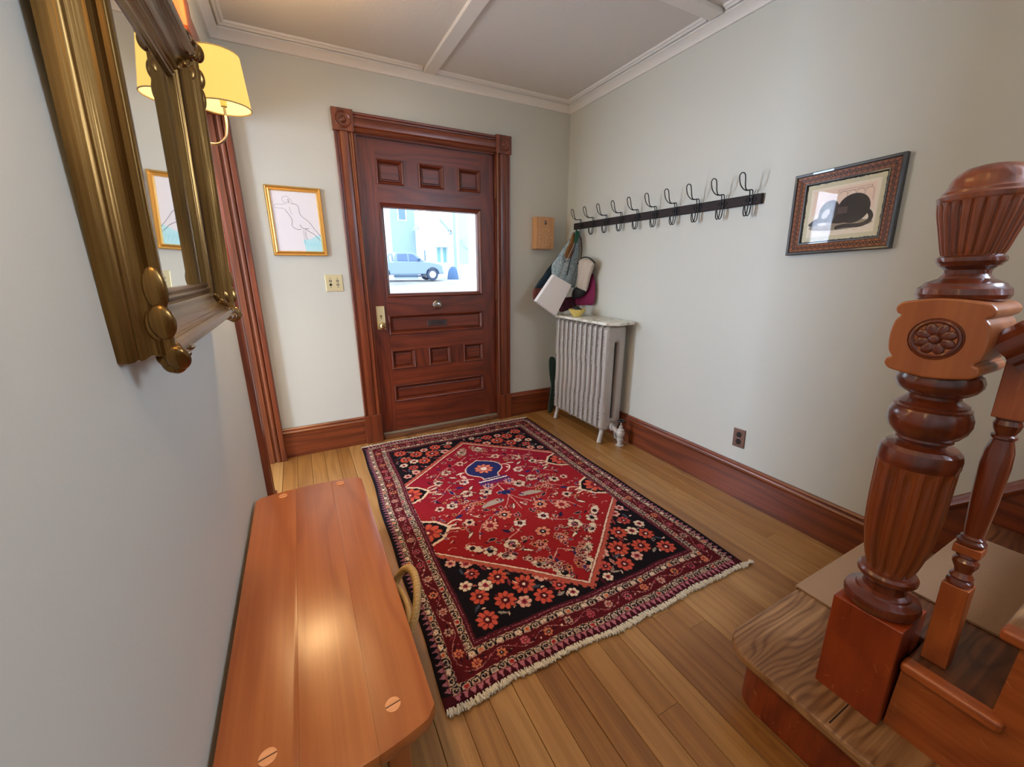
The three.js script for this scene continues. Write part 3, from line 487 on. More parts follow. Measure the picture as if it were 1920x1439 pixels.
    const g = new THREE.BufferGeometry(); g.setAttribute('position', new THREE.Float32BufferAttribute(pos, 3)); g.setIndex(idx); const q = g.toNonIndexed(); q.setAttribute('uv', new THREE.BufferAttribute(new Float32Array(q.attributes.position.count * 2), 2)); return toCreasedNormals(q, 0.9); })();
  mesh('bowl_body', bg, MP({ color: lin(0.74, 0.58, 0.16), roughness: 0.35, clearcoat: 0.4 }), bw);
  const gl = thing('spectacle_case', 'black folded spectacle case lying in the yellow bowl', 'spectacle case', [2.125, 0.909, 0.43]);
  mesh('case_shell', grain(rot(new RoundedBoxGeometry(0.035, 0.022, 0.088, 3, 0.010), 0.25, 0.15, 0.1).translate(0.003, 0.056, 0.0), 'z'), M.black, gl);
}

// ---------------------------------------------------------------- coat rack with wire hooks
{
  const zs = Array.from({ length: 10 }, (_, i) => 0.225 + i * 0.1537);
  const K = thing('coat_rack', 'long dark wooden coat rack with ten black double wire hooks on the right wall', 'coat rack', [XR, 1.597, 0.893]);
  mesh('board', grain(extrude(shapeOf([[-0.768, -0.024], [0.768, -0.024], [0.768, 0.024], [-0.768, 0.024]]), 0.020, 0.004).applyMatrix4(new THREE.Matrix4().makeBasis(V(0, 0, 1), V(0, 1, 0), V(-1, 0, 0))), 'z'), M.rack, K);
  // one bent wire: loop at the upper tip, down the front of the board, lower hook
  const out = (x, y, z) => V(-x, y, z), w = 0.0075, P = [];
  const side = (s) => [out(0.064, -0.030, 0.002 * s), out(0.062, -0.048, 0.004 * s), out(0.056, -0.066, 0.006 * s), out(0.043, -0.077, w * s), out(0.030, -0.066, w * s), out(0.025, -0.035, w * s), out(0.024, 0.0, w * s), out(0.025, 0.034, w * s), out(0.030, 0.043, w * s), out(0.040, 0.043, w * 0.8 * s), out(0.062, 0.040, w * 0.5 * s), out(0.080, 0.044, w * 0.8 * s), out(0.098, 0.062, w * 1.6 * s), out(0.108, 0.088, w * 2.0 * s), out(0.113, 0.106, w * 1.7 * s)];
  const a = side(1), b = side(-1); const pts = [...a, out(0.114, 0.114, 0), ...b.reverse()];
  const hookGeo = merge([tube(pts, 0.0027, 150, 6), new THREE.SphereGeometry(0.0042, 8, 6).translate(-0.064, -0.029, 0)]);
  const clip = merge([0, 1].map((i) => new THREE.CylinderGeometry(0.005, 0.005, 0.003, 10).rotateZ(Math.PI / 2).translate(-0.022, i ? 0.012 : -0.014, 0)).concat([tube([V(-0.022, -0.016, 0.0085), V(-0.0225, -0.004, 0.024), V(-0.022, 0.0, 0.027), V(-0.0225, 0.004, 0.024), V(-0.022, 0.016, 0.0085)], 0.0016, 20, 5), tube([V(-0.022, -0.016, -0.0085), V(-0.0225, -0.004, -0.024), V(-0.022, 0.0, -0.027), V(-0.0225, 0.004, -0.024), V(-0.022, 0.016, -0.0085)], 0.0016, 20, 5)]));
  zs.forEach((z) => { const h = mesh('hook', hookGeo, M.blackWire, K); h.position.z = z - 0.893; const c = mesh('hook_clip', clip, M.blackWire, h); });
}

// ---------------------------------------------------------------- bags hanging in the corner
// soft body from an outline: rings shrink to the middle while both faces swell and crease
function puff(outline, thick, folds, at) {
  const c = new THREE.CatmullRomCurve3(outline.map(([a, b]) => V(a, b, 0)), true, 'centripetal').getPoints(96), n = c.length - 1, K = 12;
  let ca = 0, cb = 0; for (let i = 0; i < n; i++) { ca += c[i].x / n; cb += c[i].y / n; }
  const pos = [], uv = [], ring = (side, k, i) => {
    const t = k / K, p = c[i % n], a = p.x + (ca - p.x) * t, b = p.y + (cb - p.y) * t, e = Math.sqrt(1 - Math.pow(1 - Math.min(1, t * 1.6), 2));
    const w = 0.72 + 0.28 * fbm(a * 26 + 40, b * 5 + 40, 256, 256, 3, 61) + folds * (Math.sin(a * 95 + 3.5 * Math.sin(b * 13)) * 0.5) * e;
    return [a, b, side * thick * e * w];
  };
  const put = (q) => { const p = at(q[0], q[1], q[2]); pos.push(p.x, p.y, p.z); uv.push(q[0], q[1]); };
  for (const side of [1, -1]) for (let k = 0; k < K; k++) for (let i = 0; i < n; i++) { const A = ring(side, k, i), B = ring(side, k, i + 1), C = ring(side, k + 1, i + 1), D = ring(side, k + 1, i); (side > 0 ? [A, B, C, A, C, D] : [A, C, B, A, D, C]).forEach(put); }
  const g = new THREE.BufferGeometry(); g.setAttribute('position', new THREE.Float32BufferAttribute(pos, 3)); g.setAttribute('uv', new THREE.Float32BufferAttribute(uv, 2));
  return toCreasedNormals(g, 1.2);
}
{
  const inZ = (z) => (a, b, t) => V(Math.min(a, 2.284), b, z + t), inX = (x) => (a, b, t) => V(Math.min(x + t, 2.292), b, a);
  const cloth = (o) => MP({ roughness: 0.85, bumpMap: fineBump, bumpScale: 0.0006, ...o });
  const print = dataTex(256, 256, (x, y) => { const f = fbm(x * 34, y * 34, 34, 34, 2, 81), g = fbm(x * 5, y * 5, 5, 5, 3, 85); return f > 0.66 ? [0.46, 0.54, 0.58] : f < 0.32 ? [0.72, 0.75, 0.75] : mix([0.60, 0.68, 0.71], [0.67, 0.74, 0.76], g); }, 0.22, 0.22, true);
  const tote = thing('tote_bag', 'pale blue speckled cotton tote bag hanging at the front of the bundle', 'bag', [0, 0, 0]);
  mesh('bag_body', puff([[2.218, 1.545], [2.252, 1.545], [2.276, 1.50], [2.284, 1.455], [2.284, 1.38], [2.272, 1.331], [2.274, 1.238], [2.268, 1.143], [2.251, 1.113], [2.213, 1.125], [2.122, 1.16], [2.042, 1.205], [2.026, 1.261], [2.032, 1.301], [2.079, 1.357], [2.14, 1.432], [2.19, 1.49]], 0.030, 0.35, inZ(0.20)), cloth({ map: print }), tote);
  mesh('strap', tube([[2.150, 1.215, 0.240], [2.176, 1.34, 0.246], [2.206, 1.42, 0.246], [2.232, 1.52, 0.238], [2.243, 1.532, 0.228]], 0.004, 30, 6), cloth({ color: lin(0.045, 0.03, 0.035) }), tote);
  mesh('pocket_slot', rot(new RoundedBoxGeometry(0.048, 0.007, 0.004, 2, 0.002), 0, 0, 0.22).translate(2.146, 1.325, 0.231), cloth({ color: lin(0.06, 0.07, 0.08) }), tote);
  const lb = thing('shoulder_bag', 'dark blue and brick red shoulder bag at the left of the bundle', 'bag', [0, 0, 0]);
  mesh('blue_panel', puff([[2.10, 1.300], [2.079, 1.235], [2.066, 1.171], [2.02, 1.115], [1.94, 1.112], [1.916, 1.115], [1.939, 1.151], [1.994, 1.215], [2.06, 1.290]], 0.018, 0.2, inZ(0.13)), cloth({ color: lin(0.022, 0.055, 0.085) }), lb);
  mesh('red_panel', puff([[2.02, 1.118], [1.997, 1.06], [1.96, 1.005], [1.924, 1.006], [1.899, 1.046], [1.908, 1.112], [1.95, 1.118]], 0.022, 0.1, inZ(0.13)), cloth({ color: lin(0.17, 0.045, 0.035) }), lb);
  mesh('strap', tube([[1.918, 1.12, 0.15], [2.03, 1.27, 0.155], [2.14, 1.40, 0.165], [2.215, 1.50, 0.19], [2.245, 1.530, 0.222]], 0.0035, 24, 6), M.black, lb);
  solo('orange_scarf', puff([[2.196, 1.542], [2.212, 1.52], [2.205, 1.454], [2.176, 1.352], [2.150, 1.344], [2.122, 1.357], [2.131, 1.408], [2.157, 1.453], [2.175, 1.503]], 0.012, 0.5, inZ(0.243)), cloth({ color: lin(0.21, 0.085, 0.018) }), 'ochre brown scarf folded over the pale blue tote', 'scarf');
  solo('green_strap', puff([[2.200, 1.552], [2.234, 1.55], [2.240, 1.526], [2.222, 1.476], [2.205, 1.453], [2.194, 1.475], [2.199, 1.519]], 0.008, 0.4, inZ(0.262)), cloth({ color: lin(0.010, 0.085, 0.048) }), 'bottle green folded strap at the top of the hanging bags', 'strap');
  // stiff white paper carrier, hanging askew
  const pb = thing('paper_bag', 'stiff white paper carrier bag hanging askew below the pale blue tote', 'bag', [0, 0, 0]);
  const pf = [[1.992, 1.222], [2.162, 1.141], [2.021, 0.905], [1.834, 1.026]], sh = shapeOf(pf);
  mesh('bag_body', grain(extrude(sh, 0.042, 0.003).translate(0, 0, 0.252), 'y'), MP({ color: lin(0.88, 0.85, 0.83), roughness: 0.55 }), pb);
  mesh('handle', tube([[2.05, 1.192, 0.28], [2.10, 1.30, 0.28], [2.19, 1.45, 0.262], [2.243, 1.532, 0.230]], 0.002, 24, 6), cloth({ color: lin(0.5, 0.46, 0.42) }), pb);
  const ct = thing('canvas_tote', 'cream canvas tote with a black base hanging close to the wall', 'bag', [0, 0, 0]);
  mesh('bag_body', puff([[0.303, 1.335], [0.365, 1.342], [0.421, 1.33], [0.472, 1.305], [0.47, 1.278], [0.44, 1.207], [0.394, 1.089], [0.345, 1.098], [0.28, 1.119], [0.293, 1.221], [0.297, 1.295]], 0.028, 0.15, inX(2.225)), cloth({ color: lin(0.50, 0.42, 0.34) }), ct);
  mesh('base_panel', puff([[0.278, 1.125], [0.345, 1.112], [0.398, 1.10], [0.380, 1.072], [0.331, 1.045], [0.235, 1.034], [0.236, 1.085]], 0.032, 0.1, inX(2.222)), cloth({ color: lin(0.012, 0.010, 0.011) }), ct);
  mesh('binding', tube([[2.215, 1.300, 0.285], [2.225, 1.345, 0.32], [2.235, 1.352, 0.37], [2.235, 1.338, 0.425], [2.235, 1.308, 0.476]], 0.005, 24, 6), cloth({ color: lin(0.02, 0.016, 0.015) }), ct);
  mesh('strap', tube([[2.23, 1.34, 0.31], [2.255, 1.42, 0.28], [2.262, 1.50, 0.25], [2.25, 1.533, 0.228]], 0.004, 16, 6), cloth({ color: lin(0.02, 0.016, 0.015) }), ct);
  solo('magenta_bag', puff([[0.36, 1.225], [0.425, 1.225], [0.447, 1.000], [0.362, 0.985], [0.20, 0.985], [0.20, 1.059], [0.30, 1.15]], 0.016, 0.1, inX(2.268)), cloth({ color: lin(0.19, 0.008, 0.055) }), 'magenta flat cloth bag behind the cream tote against the wall', 'bag');
  solo('maroon_cloth', puff([[2.10, 1.015], [2.20, 1.04], [2.284, 1.03], [2.284, 0.965], [2.19, 0.930], [2.12, 0.925]], 0.022, 0.3, inZ(0.20)), cloth({ color: lin(0.055, 0.006, 0.016) }), 'dark maroon folded cloth under the bags above the radiator', 'cloth');
  solo('green_cloth', puff([[2.10, 0.52], [2.15, 0.51], [2.16, 0.30], [2.15, 0.03], [2.115, 0.001], [2.096, 0.01], [2.112, 0.16], [2.118, 0.37], [2.094, 0.43]], 0.008, 0.3, inZ(0.10)), cloth({ color: lin(0.030, 0.060, 0.045) }), 'grey green rag hanging behind the far end of the radiator', 'rag');
}

// ---------------------------------------------------------------- clock, switch plate, socket
{
  const K = thing('wall_clock', 'square blond wooden clock with carved hands beside the front door', 'clock', [2.045, 1.543, 0]);
  const beech = MP({ map: woodTex('#d3a072', '#c08a5a', { s: 31, R: 9, streak: 0.3 }), roughness: 0.5 });
  const pale = MP({ color: lin(0.72, 0.50, 0.30), roughness: 0.5 });
  mesh('case', box(-0.084, 0.084, -0.121, 0.121, 0, 0.07, 'y', 0.003), beech, K);
  mesh('bird_door', extrude((() => { const s = new THREE.Shape(); s.absellipse(0, 0, 0.0095, 0.0155, 0, Math.PI * 2); return s; })(), 0.002).translate(0.0, 0.078, 0.0700), M.black, K);
  mesh('bird', new THREE.SphereGeometry(1, 12, 8).scale(0.0035, 0.006, 0.003).translate(-0.002, 0.080, 0.0725), MP({ color: lin(0.75, 0.72, 0.66) }), K);
  for (let i = 0; i < 12; i++) { const a = i * Math.PI / 6, big = i % 3 === 0; mesh('hour_mark', rot(new THREE.BoxGeometry(big ? 0.007 : 0.0045, big ? 0.015 : 0.012, 0.0024), 0, 0, -a).translate(Math.sin(a) * 0.058, -0.032 + Math.cos(a) * 0.062, 0.0708), pale, K); }
  mesh('hour_hand', rot(box(-0.002, 0.002, 0, 0.038, 0.0715, 0.0735), 0, 0, 0.26).translate(0, -0.034, 0), pale, K);
  mesh('minute_hand', rot(box(-0.0025, 0.0025, -0.062, 0, 0.0735, 0.0755), 0, 0, 0.02).translate(0, -0.034, 0), pale, K);
  mesh('hand_hub', new THREE.CylinderGeometry(0.0045, 0.0045, 0.006, 14).rotateX(Math.PI / 2).translate(0, -0.034, 0.074), pale, K);

  const S = thing('light_switch', 'square brass plate with four round push buttons left of the front door', 'light switch', [0.438, 1.174, 0]);
  mesh('plate', box(-0.053, 0.053, -0.054, 0.054, 0, 0.006, 'y', 0.003), M.brassPale, S);
  for (const x of [-0.022, 0.022]) {
    for (const y of [0.0135, -0.0105]) { const dark = x < 0 && y < 0; const b = mesh('button', rot(lathe([[0, 0.004], [0.0045, 0.0035], [0.0055, 0]], 16), Math.PI / 2).translate(x, y, 0.006), dark ? M.black : MP({ color: lin(0.6, 0.5, 0.34), roughness: 0.3 }), S); mesh('collar', new THREE.TorusGeometry(0.0068, 0.0016, 8, 20).translate(x, y, 0.0062), MP({ color: lin(0.06, 0.045, 0.02), metalness: 0.6, roughness: 0.4 }), b); }
    for (const y of [0.031, -0.028]) mesh('screw', rot(lathe([[0, 0.0015], [0.0022, 0.0008], [0.0026, 0]], 10), Math.PI / 2).translate(x, y, 0.006), MP({ color: lin(0.10, 0.07, 0.03), metalness: 0.6, roughness: 0.4 }), S);
  }
  const E = thing('wall_socket', 'brown metal double power socket low on the right wall', 'socket', [XR, 0.353, 1.740]);
  E.rotation.x = -2.5 * Math.PI / 180;
  mesh('plate', box(-0.006, 0, -0.054, 0.054, -0.034, 0.034, 'y', 0.0028), MP({ color: lin(0.22, 0.13, 0.095), metalness: 0.6, roughness: 0.4 }), E);
  for (const y of [0.020, -0.020]) {
    const f = mesh('receptacle', rot(new THREE.CylinderGeometry(0.0165, 0.0165, 0.003, 24).scale(1, 1, 0.86), 0, 0, Math.PI / 2).translate(-0.0065, y, 0), MP({ color: lin(0.018, 0.012, 0.010), roughness: 0.35 }), E);
    mesh('slot', [box(-0.0084, -0.0078, y - 0.001, y + 0.006, -0.0065, -0.0050), box(-0.0084, -0.0078, y - 0.001, y + 0.006, 0.0050, 0.0065)], MP({ color: lin(0.08, 0.07, 0.06), roughness: 0.5 }), f);
  }
  mesh('screw', rot(lathe([[0, 0.002], [0.003, 0.001], [0.0035, 0]], 12), 0, 0, Math.PI / 2).translate(-0.006, 0, 0), MP({ color: lin(0.5, 0.42, 0.34), metalness: 0.9, roughness: 0.3 }), E);
}

// ---------------------------------------------------------------- pictures
{
  // line drawing in a gold frame
  const P = thing('framed_drawing', 'gold framed line drawing of a leaning figure left of the front door', 'picture', [0.268, 1.544, 0.002]);
  const w = 0.152, h = 0.199;
  mesh('frame', sweep([V(-w, -h, 0), V(w, -h, 0), V(w, h, 0), V(-w, h, 0)], V(0, 0, 1), [[0, 0], [0, 0.018], [0.004, 0.022], [0.009, 0.021], [0.013, 0.013], [0.018, 0.014], [0.022, 0.017], [0.026, 0.012], [0.028, 0.006], [0.028, 0]], { closed: true }), M.gold, P);
  const tex = canvasTex(640, 880, (c) => {
    c.fillStyle = '#e4dfe2'; c.fillRect(0, 0, 640, 880);
    c.fillStyle = 'rgba(172,226,232,0.85)'; c.beginPath(); c.moveTo(372, 700); c.lineTo(480, 690); c.lineTo(560, 640); c.lineTo(640, 610); c.lineTo(640, 880); c.lineTo(400, 880); c.fill();
    c.strokeStyle = 'rgba(90,190,205,0.6)'; c.lineWidth = 3; for (let i = 0; i < 14; i++) { c.beginPath(); c.moveTo(390 + i * 16, 705 + (i * 37) % 60); c.lineTo(420 + i * 15, 860 - (i * 53) % 80); c.stroke(); }
    c.lineCap = 'round'; c.lineJoin = 'round'; c.strokeStyle = '#56545c';
    const line = (wd, pts) => { c.lineWidth = wd; c.beginPath(); c.moveTo(...pts[0]); for (let i = 1; i + 1 < pts.length; i++) c.quadraticCurveTo(pts[i][0], pts[i][1], (pts[i][0] + pts[i + 1][0]) / 2, (pts[i][1] + pts[i + 1][1]) / 2); c.lineTo(...pts[pts.length - 1]); c.stroke(); };
    line(3, [[160, 150], [150, 110], [190, 80], [235, 75], [255, 110], [250, 150], [215, 170], [180, 165], [160, 150]]); line(3, [[255, 112], [280, 130], [290, 165]]); line(6, [[232, 120], [238, 150], [252, 176]]);
    line(3, [[215, 178], [150, 200], [80, 195], [45, 205], [42, 225]]); line(3, [[45, 245], [90, 258], [150, 250], [180, 270]]);
    line(6, [[180, 270], [225, 340], [255, 400], [255, 450], [240, 490], [262, 530], [320, 555], [360, 545]]);
    line(6, [[270, 178], [340, 180], [365, 215], [368, 260], [372, 330], [420, 380], [490, 430], [540, 520], [600, 600], [628, 640]]);
    line(3, [[240, 230], [245, 280], [268, 340]]); line(7, [[355, 478], [372, 525], [420, 540], [470, 530]]); line(7, [[420, 542], [500, 590], [545, 615], [575, 660], [612, 690]]);
    line(3, [[385, 560], [392, 640], [398, 760]]); line(4, [[425, 570], [418, 640], [438, 695]]); line(3, [[405, 560], [410, 640], [425, 700]]); line(3, [[600, 700], [620, 715], [640, 700]]);
  });
  tex.repeat.set(1, 1);
  const pg = new THREE.BoxGeometry(0.256, 0.350, 0.002); mesh('drawing', pg.translate(0, 0, 0.004), MP({ map: tex, roughness: 0.7 }), P);
  mesh('glass', new THREE.BoxGeometry(0.256, 0.350, 0.0015).translate(0, 0, 0.0075), M.artGlass, P);

  // old animal print in a dark ornamented frame
  const Q = thing('framed_print', 'dark patterned frame with an old print of a curled dark animal', 'picture', [XR - 0.001, 1.5035, 2.008]);
  Q.rotation.x = -2.6 * Math.PI / 180;
  const a = 0.192, b = 0.171, F = (k) => [V(0, -b + k, -a + k), V(0, -b + k, a - k), V(0, b - k, a - k), V(0, b - k, -a + k)];
  const orn = canvasTex(256, 128, (c) => {
    c.fillStyle = '#3a1c0c'; c.fillRect(0, 0, 256, 128);
    for (let i = 0; i < 8; i++) { const x = i * 32 + 16, up = i % 2; c.fillStyle = '#9a5c34'; c.fillRect(x - 14, up ? 8 : 84, 12, 34); c.fillRect(x + 2, up ? 8 : 84, 12, 34); c.fillStyle = '#7c4422'; c.beginPath(); c.moveTo(x - 14, up ? 120 : 8); c.lineTo(x, up ? 52 : 78); c.lineTo(x + 14, up ? 120 : 8); c.fill(); c.fillStyle = '#b67848'; c.beginPath(); c.arc(x, 64, 5, 0, 7); c.fill(); c.fillStyle = '#5a2e14'; c.fillRect(x - 4, up ? 90 : 10, 8, 24); }
  }, 0.030, 0.09);
  orn.rotation = 0; orn.repeat.set(1 / 0.032, 1 / 0.1); { orn.center.set(0, 0); orn.rotation = 0; }
  const dk = MP({ color: lin(0.014, 0.010, 0.009), roughness: 0.4, clearcoat: 0.3 });
  mesh('frame_edge', sweep(F(0), V(-1, 0, 0), [[0, 0], [0, 0.024], [0.003, 0.027], [0.010, 0.026], [0.012, 0.022], [0.012, 0]], { closed: true }), dk, Q);
  const band = sweep(F(0.012), V(-1, 0, 0), [[0, 0.022], [0.032, 0.014]], { closed: true, loop: false });
  // the stamped pattern runs along each side
  band.forEach((g) => { const u = g.attributes.uv; for (let i = 0; i < u.count; i++) { const s = u.getX(i), t = u.getY(i); u.setXY(i, t, s); } });
  const orn2 = orn.clone(); orn2.repeat.set(1 / 0.088, 1 / 0.033); orn2.needsUpdate = true;
  band.forEach((g, i) => { const u = g.attributes.uv; for (let k = 0; k < u.count; k++) u.setY(k, u.getY(k) - i * 0.37); });
  mesh('stamped_band', band, MP({ map: orn2, roughness: 0.45, metalness: 0.2 }), Q);
  mesh('inner_edge', sweep(F(0.044), V(-1, 0, 0), [[0, 0.004], [0, 0.016], [0.004, 0.016], [0.008, 0.010], [0.008, 0.004]], { closed: true }), dk, Q);
  mesh('backing', box(-0.006, -0.003, -b + 0.04, b - 0.04, -a + 0.04, a - 0.04), dk, Q);
  const pr = canvasTex(720, 600, (c) => {
    c.fillStyle = '#cfc8a8'; c.fillRect(0, 0, 720, 600); c.fillStyle = '#e8dcc6'; c.fillRect(40, 42, 640, 512); c.fillStyle = 'rgba(232,196,176,0.55)'; c.fillRect(70, 70, 580, 250);
    c.strokeStyle = 'rgba(120,84,70,0.6)'; c.lineWidth = 4; for (let i = 0; i < 4; i++) { c.beginPath(); c.arc(360 + i * 78, 150, 36, Math.PI, 0); c.lineTo(396 + i * 78, 240); c.stroke(); } c.strokeRect(310, 96, 300, 20);
    c.strokeStyle = 'rgba(110,90,76,0.5)'; c.lineWidth = 2; for (let i = 0; i < 40; i++) { c.beginPath(); c.moveTo(70 + (i * 71) % 500, 430 + (i * 29) % 90); c.lineTo(110 + (i * 71) % 500, 432 + (i * 29) % 90); c.stroke(); }
    c.fillStyle = 'rgba(130,118,96,0.8)'; c.beginPath(); c.ellipse(360, 455, 300, 48, 0, 0, 7); c.fill();
    c.fillStyle = '#3b3430'; c.beginPath(); c.ellipse(470, 300, 150, 148, 0.1, 0, 7); c.fill(); c.beginPath(); c.ellipse(370, 370, 150, 66, 0, 0, 7); c.fill();
    c.fillStyle = '#48423f'; c.beginPath(); c.ellipse(240, 300, 96, 118, 0.35, 0, 7); c.fill(); c.beginPath(); c.ellipse(150, 390, 90, 40, -0.35, 0, 7); c.fill(); c.beginPath(); c.ellipse(95, 415, 46, 24, 0, 0, 7); c.fill();
    c.strokeStyle = '#3b3734'; c.lineWidth = 40; c.lineCap = 'round'; c.beginPath(); c.moveTo(590, 330); c.bezierCurveTo(680, 400, 640, 480, 520, 478); c.bezierCurveTo(440, 470, 400, 462, 340, 478); c.stroke();
    c.fillStyle = '#5b4d46'; c.fillRect(330, 270, 90, 70); c.fillStyle = 'rgba(232,226,214,0.8)'; c.beginPath(); c.ellipse(215, 320, 34, 52, 0.5, 0, 7); c.fill(); c.beginPath(); c.ellipse(190, 425, 46, 16, 0, 0, 7); c.fill();
    c.strokeStyle = 'rgba(20,16,14,0.5)'; c.lineWidth = 2; for (let i = 0; i < 60; i++) { const t = (i * 47) % 240; c.beginPath(); c.moveTo(360 + t, 200 + (i * 31) % 180); c.lineTo(352 + t, 222 + (i * 31) % 180); c.stroke(); }
  });
  pr.repeat.set(1, 1);
  // deckle-edged sheet: outline cut unevenly, with its own thickness
  const W = 0.276, H = 0.234, ed = []; const wob = () => rr(-0.0016, 0.0016);
  for (let i = 0; i < 40; i++) ed.push([-W / 2 + W * i / 40, -H / 2 + wob()]); for (let i = 0; i < 34; i++) ed.push([W / 2 + wob(), -H / 2 + H * i / 34]); for (let i = 0; i < 40; i++) ed.push([W / 2 - W * i / 40, H / 2 + wob()]); for (let i = 0; i < 34; i++) ed.push([-W / 2 + wob(), H / 2 - H * i / 34]);
  const sg = extrude(shapeOf(ed), 0.0012), uu = sg.attributes.uv, pp = sg.attributes.position; for (let i = 0; i < uu.count; i++) uu.setXY(i, pp.getX(i) / W + 0.5, pp.getY(i) / H + 0.5);
  mesh('print', sg.applyMatrix4(new THREE.Matrix4().makeBasis(V(0, 0, 1), V(0, 1, 0), V(-1, 0, 0))).translate(-0.0065, 0, 0), MP({ map: pr, roughness: 0.75 }), Q);
  mesh('glass', box(-0.0112, -0.010, -b + 0.046, b - 0.046, -a + 0.046, a - 0.046), M.artGlass, Q);
}

// ---------------------------------------------------------------- mirror and sconce on the left wall
{
  const z0 = 1.572, z1 = 2.118, y0 = 1.226, y1 = 1.715, G = -0.012;
  const m = thing('wall_mirror', 'heavy carved mirror with a worn bronze gilt frame on the left wall', 'mirror', [G, y0, (z0 + z1) / 2]);
  const hz = (z1 - z0) / 2, hy = y1 - y0;
  const tilt = new THREE.Matrix4().makeRotationZ(-1.9 * Math.PI / 180);   // the frame hangs a little forward at the top
  const T = (g) => g.applyMatrix4(tilt);
  const PR0 = [[0, -0.004], [0, 0.008], [-0.004, 0.011], [-0.008, 0.009], [-0.010, 0.006], [-0.013, 0.012], [-0.017, 0.014], [-0.021, 0.011], [-0.023, 0.008], [-0.028, 0.018], [-0.034, 0.020], [-0.040, 0.018], [-0.052, 0.022], [-0.064, 0.034], [-0.074, 0.050], [-0.080, 0.064], [-0.086, 0.071], [-0.093, 0.071], [-0.099, 0.064], [-0.100, 0.056], [-0.095, 0.050], [-0.091, 0.040], [-0.092, 0.030], [-0.097, 0.022], [-0.0985, 0.016], [-0.0965, 0.011], [-0.100, 0.006], [-0.1015, -0.003], [-0.100, -0.017], [-0.02, -0.017], [-0.02, -0.004]];
  const PR = PR0.map(([a, b]) => [a * 0.95, b > 0 ? b * 0.74 : b]);
  const rails = sweep([V(0, 0, hz), V(0, 0, -hz), V(0, hy, -hz), V(0, hy, hz)], V(1, 0, 0), PR.map(([a, b]) => [a, b]), { closed: true });
  ['bottom_rail', 'side_rail', 'top_rail', 'side_rail'].forEach((n, i) => mesh(n, T(rails[i]), M.gilt, m));
  mesh('mirror_glass', T(box(-0.003, 0.0, -0.015, hy + 0.015, -hz - 0.015, hz + 0.015)), M.mirror, m);
  // acanthus leaves wrapped round each corner
  const leaf = (sz, sy) => {
    const q = [];
    const lobe = (a, b, x, rx, ra, rb, tw = 0) => { const g = new THREE.SphereGeometry(1, 18, 14).scale(rx, rb, ra); g.rotateX(tw); q.push(g.translate(x * 0.74, b * 0.95, a * 0.95)); };
    const petal = (a, b, ang, len, wid, x = 0.052, rx = 0.022) => { const g = new THREE.SphereGeometry(1, 16, 14).scale(rx, len, wid); g.rotateX(ang - Math.PI / 2); q.push(g.translate(x * 0.74, b * 0.95, a * 0.95)); };
    // fan of slender petals at the corner, then wrapped bands along both rails
    for (let k = 0; k < 6; k++) { const an = 4.0 + (k - 2.5) * 0.46; petal(-0.082 + Math.cos(an) * 0.016 * -1, -0.084 + Math.sin(an) * 0.016, Math.PI - an, 0.027 - 0.002 * Math.abs(k - 2.5), 0.0105, 0.040 + 0.006 * k, 0.0165); }
    for (let k = 0; k < 3; k++) { petal(-0.100 + k * 0.010, -0.040 - k * 0.004, 1.45 + k * 0.12, 0.026, 0.0090, 0.060 - k * 0.010, 0.0165); petal(-0.040 - k * 0.004, -0.100 + k * 0.010, 0.12 - k * 0.12, 0.026, 0.0090, 0.060 - k * 0.010, 0.0165); }
    for (let k = 0; k < 2; k++) { petal(-0.097 + k * 0.012, 0.010, 1.50 + k * 0.1, 0.032, 0.0080, 0.058 - k * 0.010, 0.0145); petal(0.010, -0.097 + k * 0.012, 0.07 - k * 0.1, 0.032, 0.0080, 0.058 - k * 0.010, 0.0145); }
    lobe(-0.064, -0.066, 0.034, 0.014, 0.012, 0.026, 0.78); lobe(-0.044, -0.046, 0.020, 0.010, 0.009, 0.020, 0.78);
    const g = merge(q); g.applyMatrix4(new THREE.Matrix4().makeScale(1, sy, sz)); g.translate(0, sy > 0 ? 0 : hy, sz * -0 + (sz > 0 ? -hz : hz)); if (sy * sz < 0) { for (const k of ['position', 'normal', 'uv']) { const at = g.attributes[k], n = at.itemSize, ar = at.array; for (let i = 0; i < at.count; i += 3) for (let c = 0; c < n; c++) { const t = ar[(i + 1) * n + c]; ar[(i + 1) * n + c] = ar[(i + 2) * n + c]; ar[(i + 2) * n + c] = t; } } } return T(grain(g, 'y'));
  };
  for (const sz of [1, -1]) for (const sy of [1, -1]) mesh('corner_leaf', leaf(sz, sy), M.gilt, m);

  for (const [zs, dim, say] of [[1.17, 1, 'brass wall sconce with a glowing yellow drum shade between mirror and doorway'], [2.62, 0.36, 'matching brass wall sconce with yellow drum shade on the near side of the mirror']]) {
  const S = thing('wall_sconce', say, 'wall lamp', [XL, 1.68, zs], 'sconces beside the mirror');
  mesh('back_plate', rot(lathe([[0, 0.020], [0.012, 0.018], [0.020, 0.010], [0.036, 0.006], [0.040, 0]], 28), 0, 0, -Math.PI / 2), M.nickel, S);
  mesh('arm', tube([[0.012, 0, 0], [0.040, -0.012, 0.0], [0.070, -0.012, 0], [0.094, 0.008, 0], [0.104, 0.040, 0], [0.106, 0.080, 0], [0.106, 0.112, 0]], 0.0042, 40, 10), MP({ color: lin(0.42, 0.32, 0.22), metalness: 1, roughness: 0.28 }), S);
  mesh('bulb_holder', new THREE.CylinderGeometry(0.011, 0.009, 0.045, 16).translate(0.106, 0.125, 0), M.brass, S);
  const shadeMat = MP({ color: lin(0.30, 0.20, 0.07), roughness: 0.95, emissive: lin(1.0, 0.66, 0.14), emissiveIntensity: 0.92 * dim });
  const prof = [[0.088, 0.090], [0.076, 0.268]];
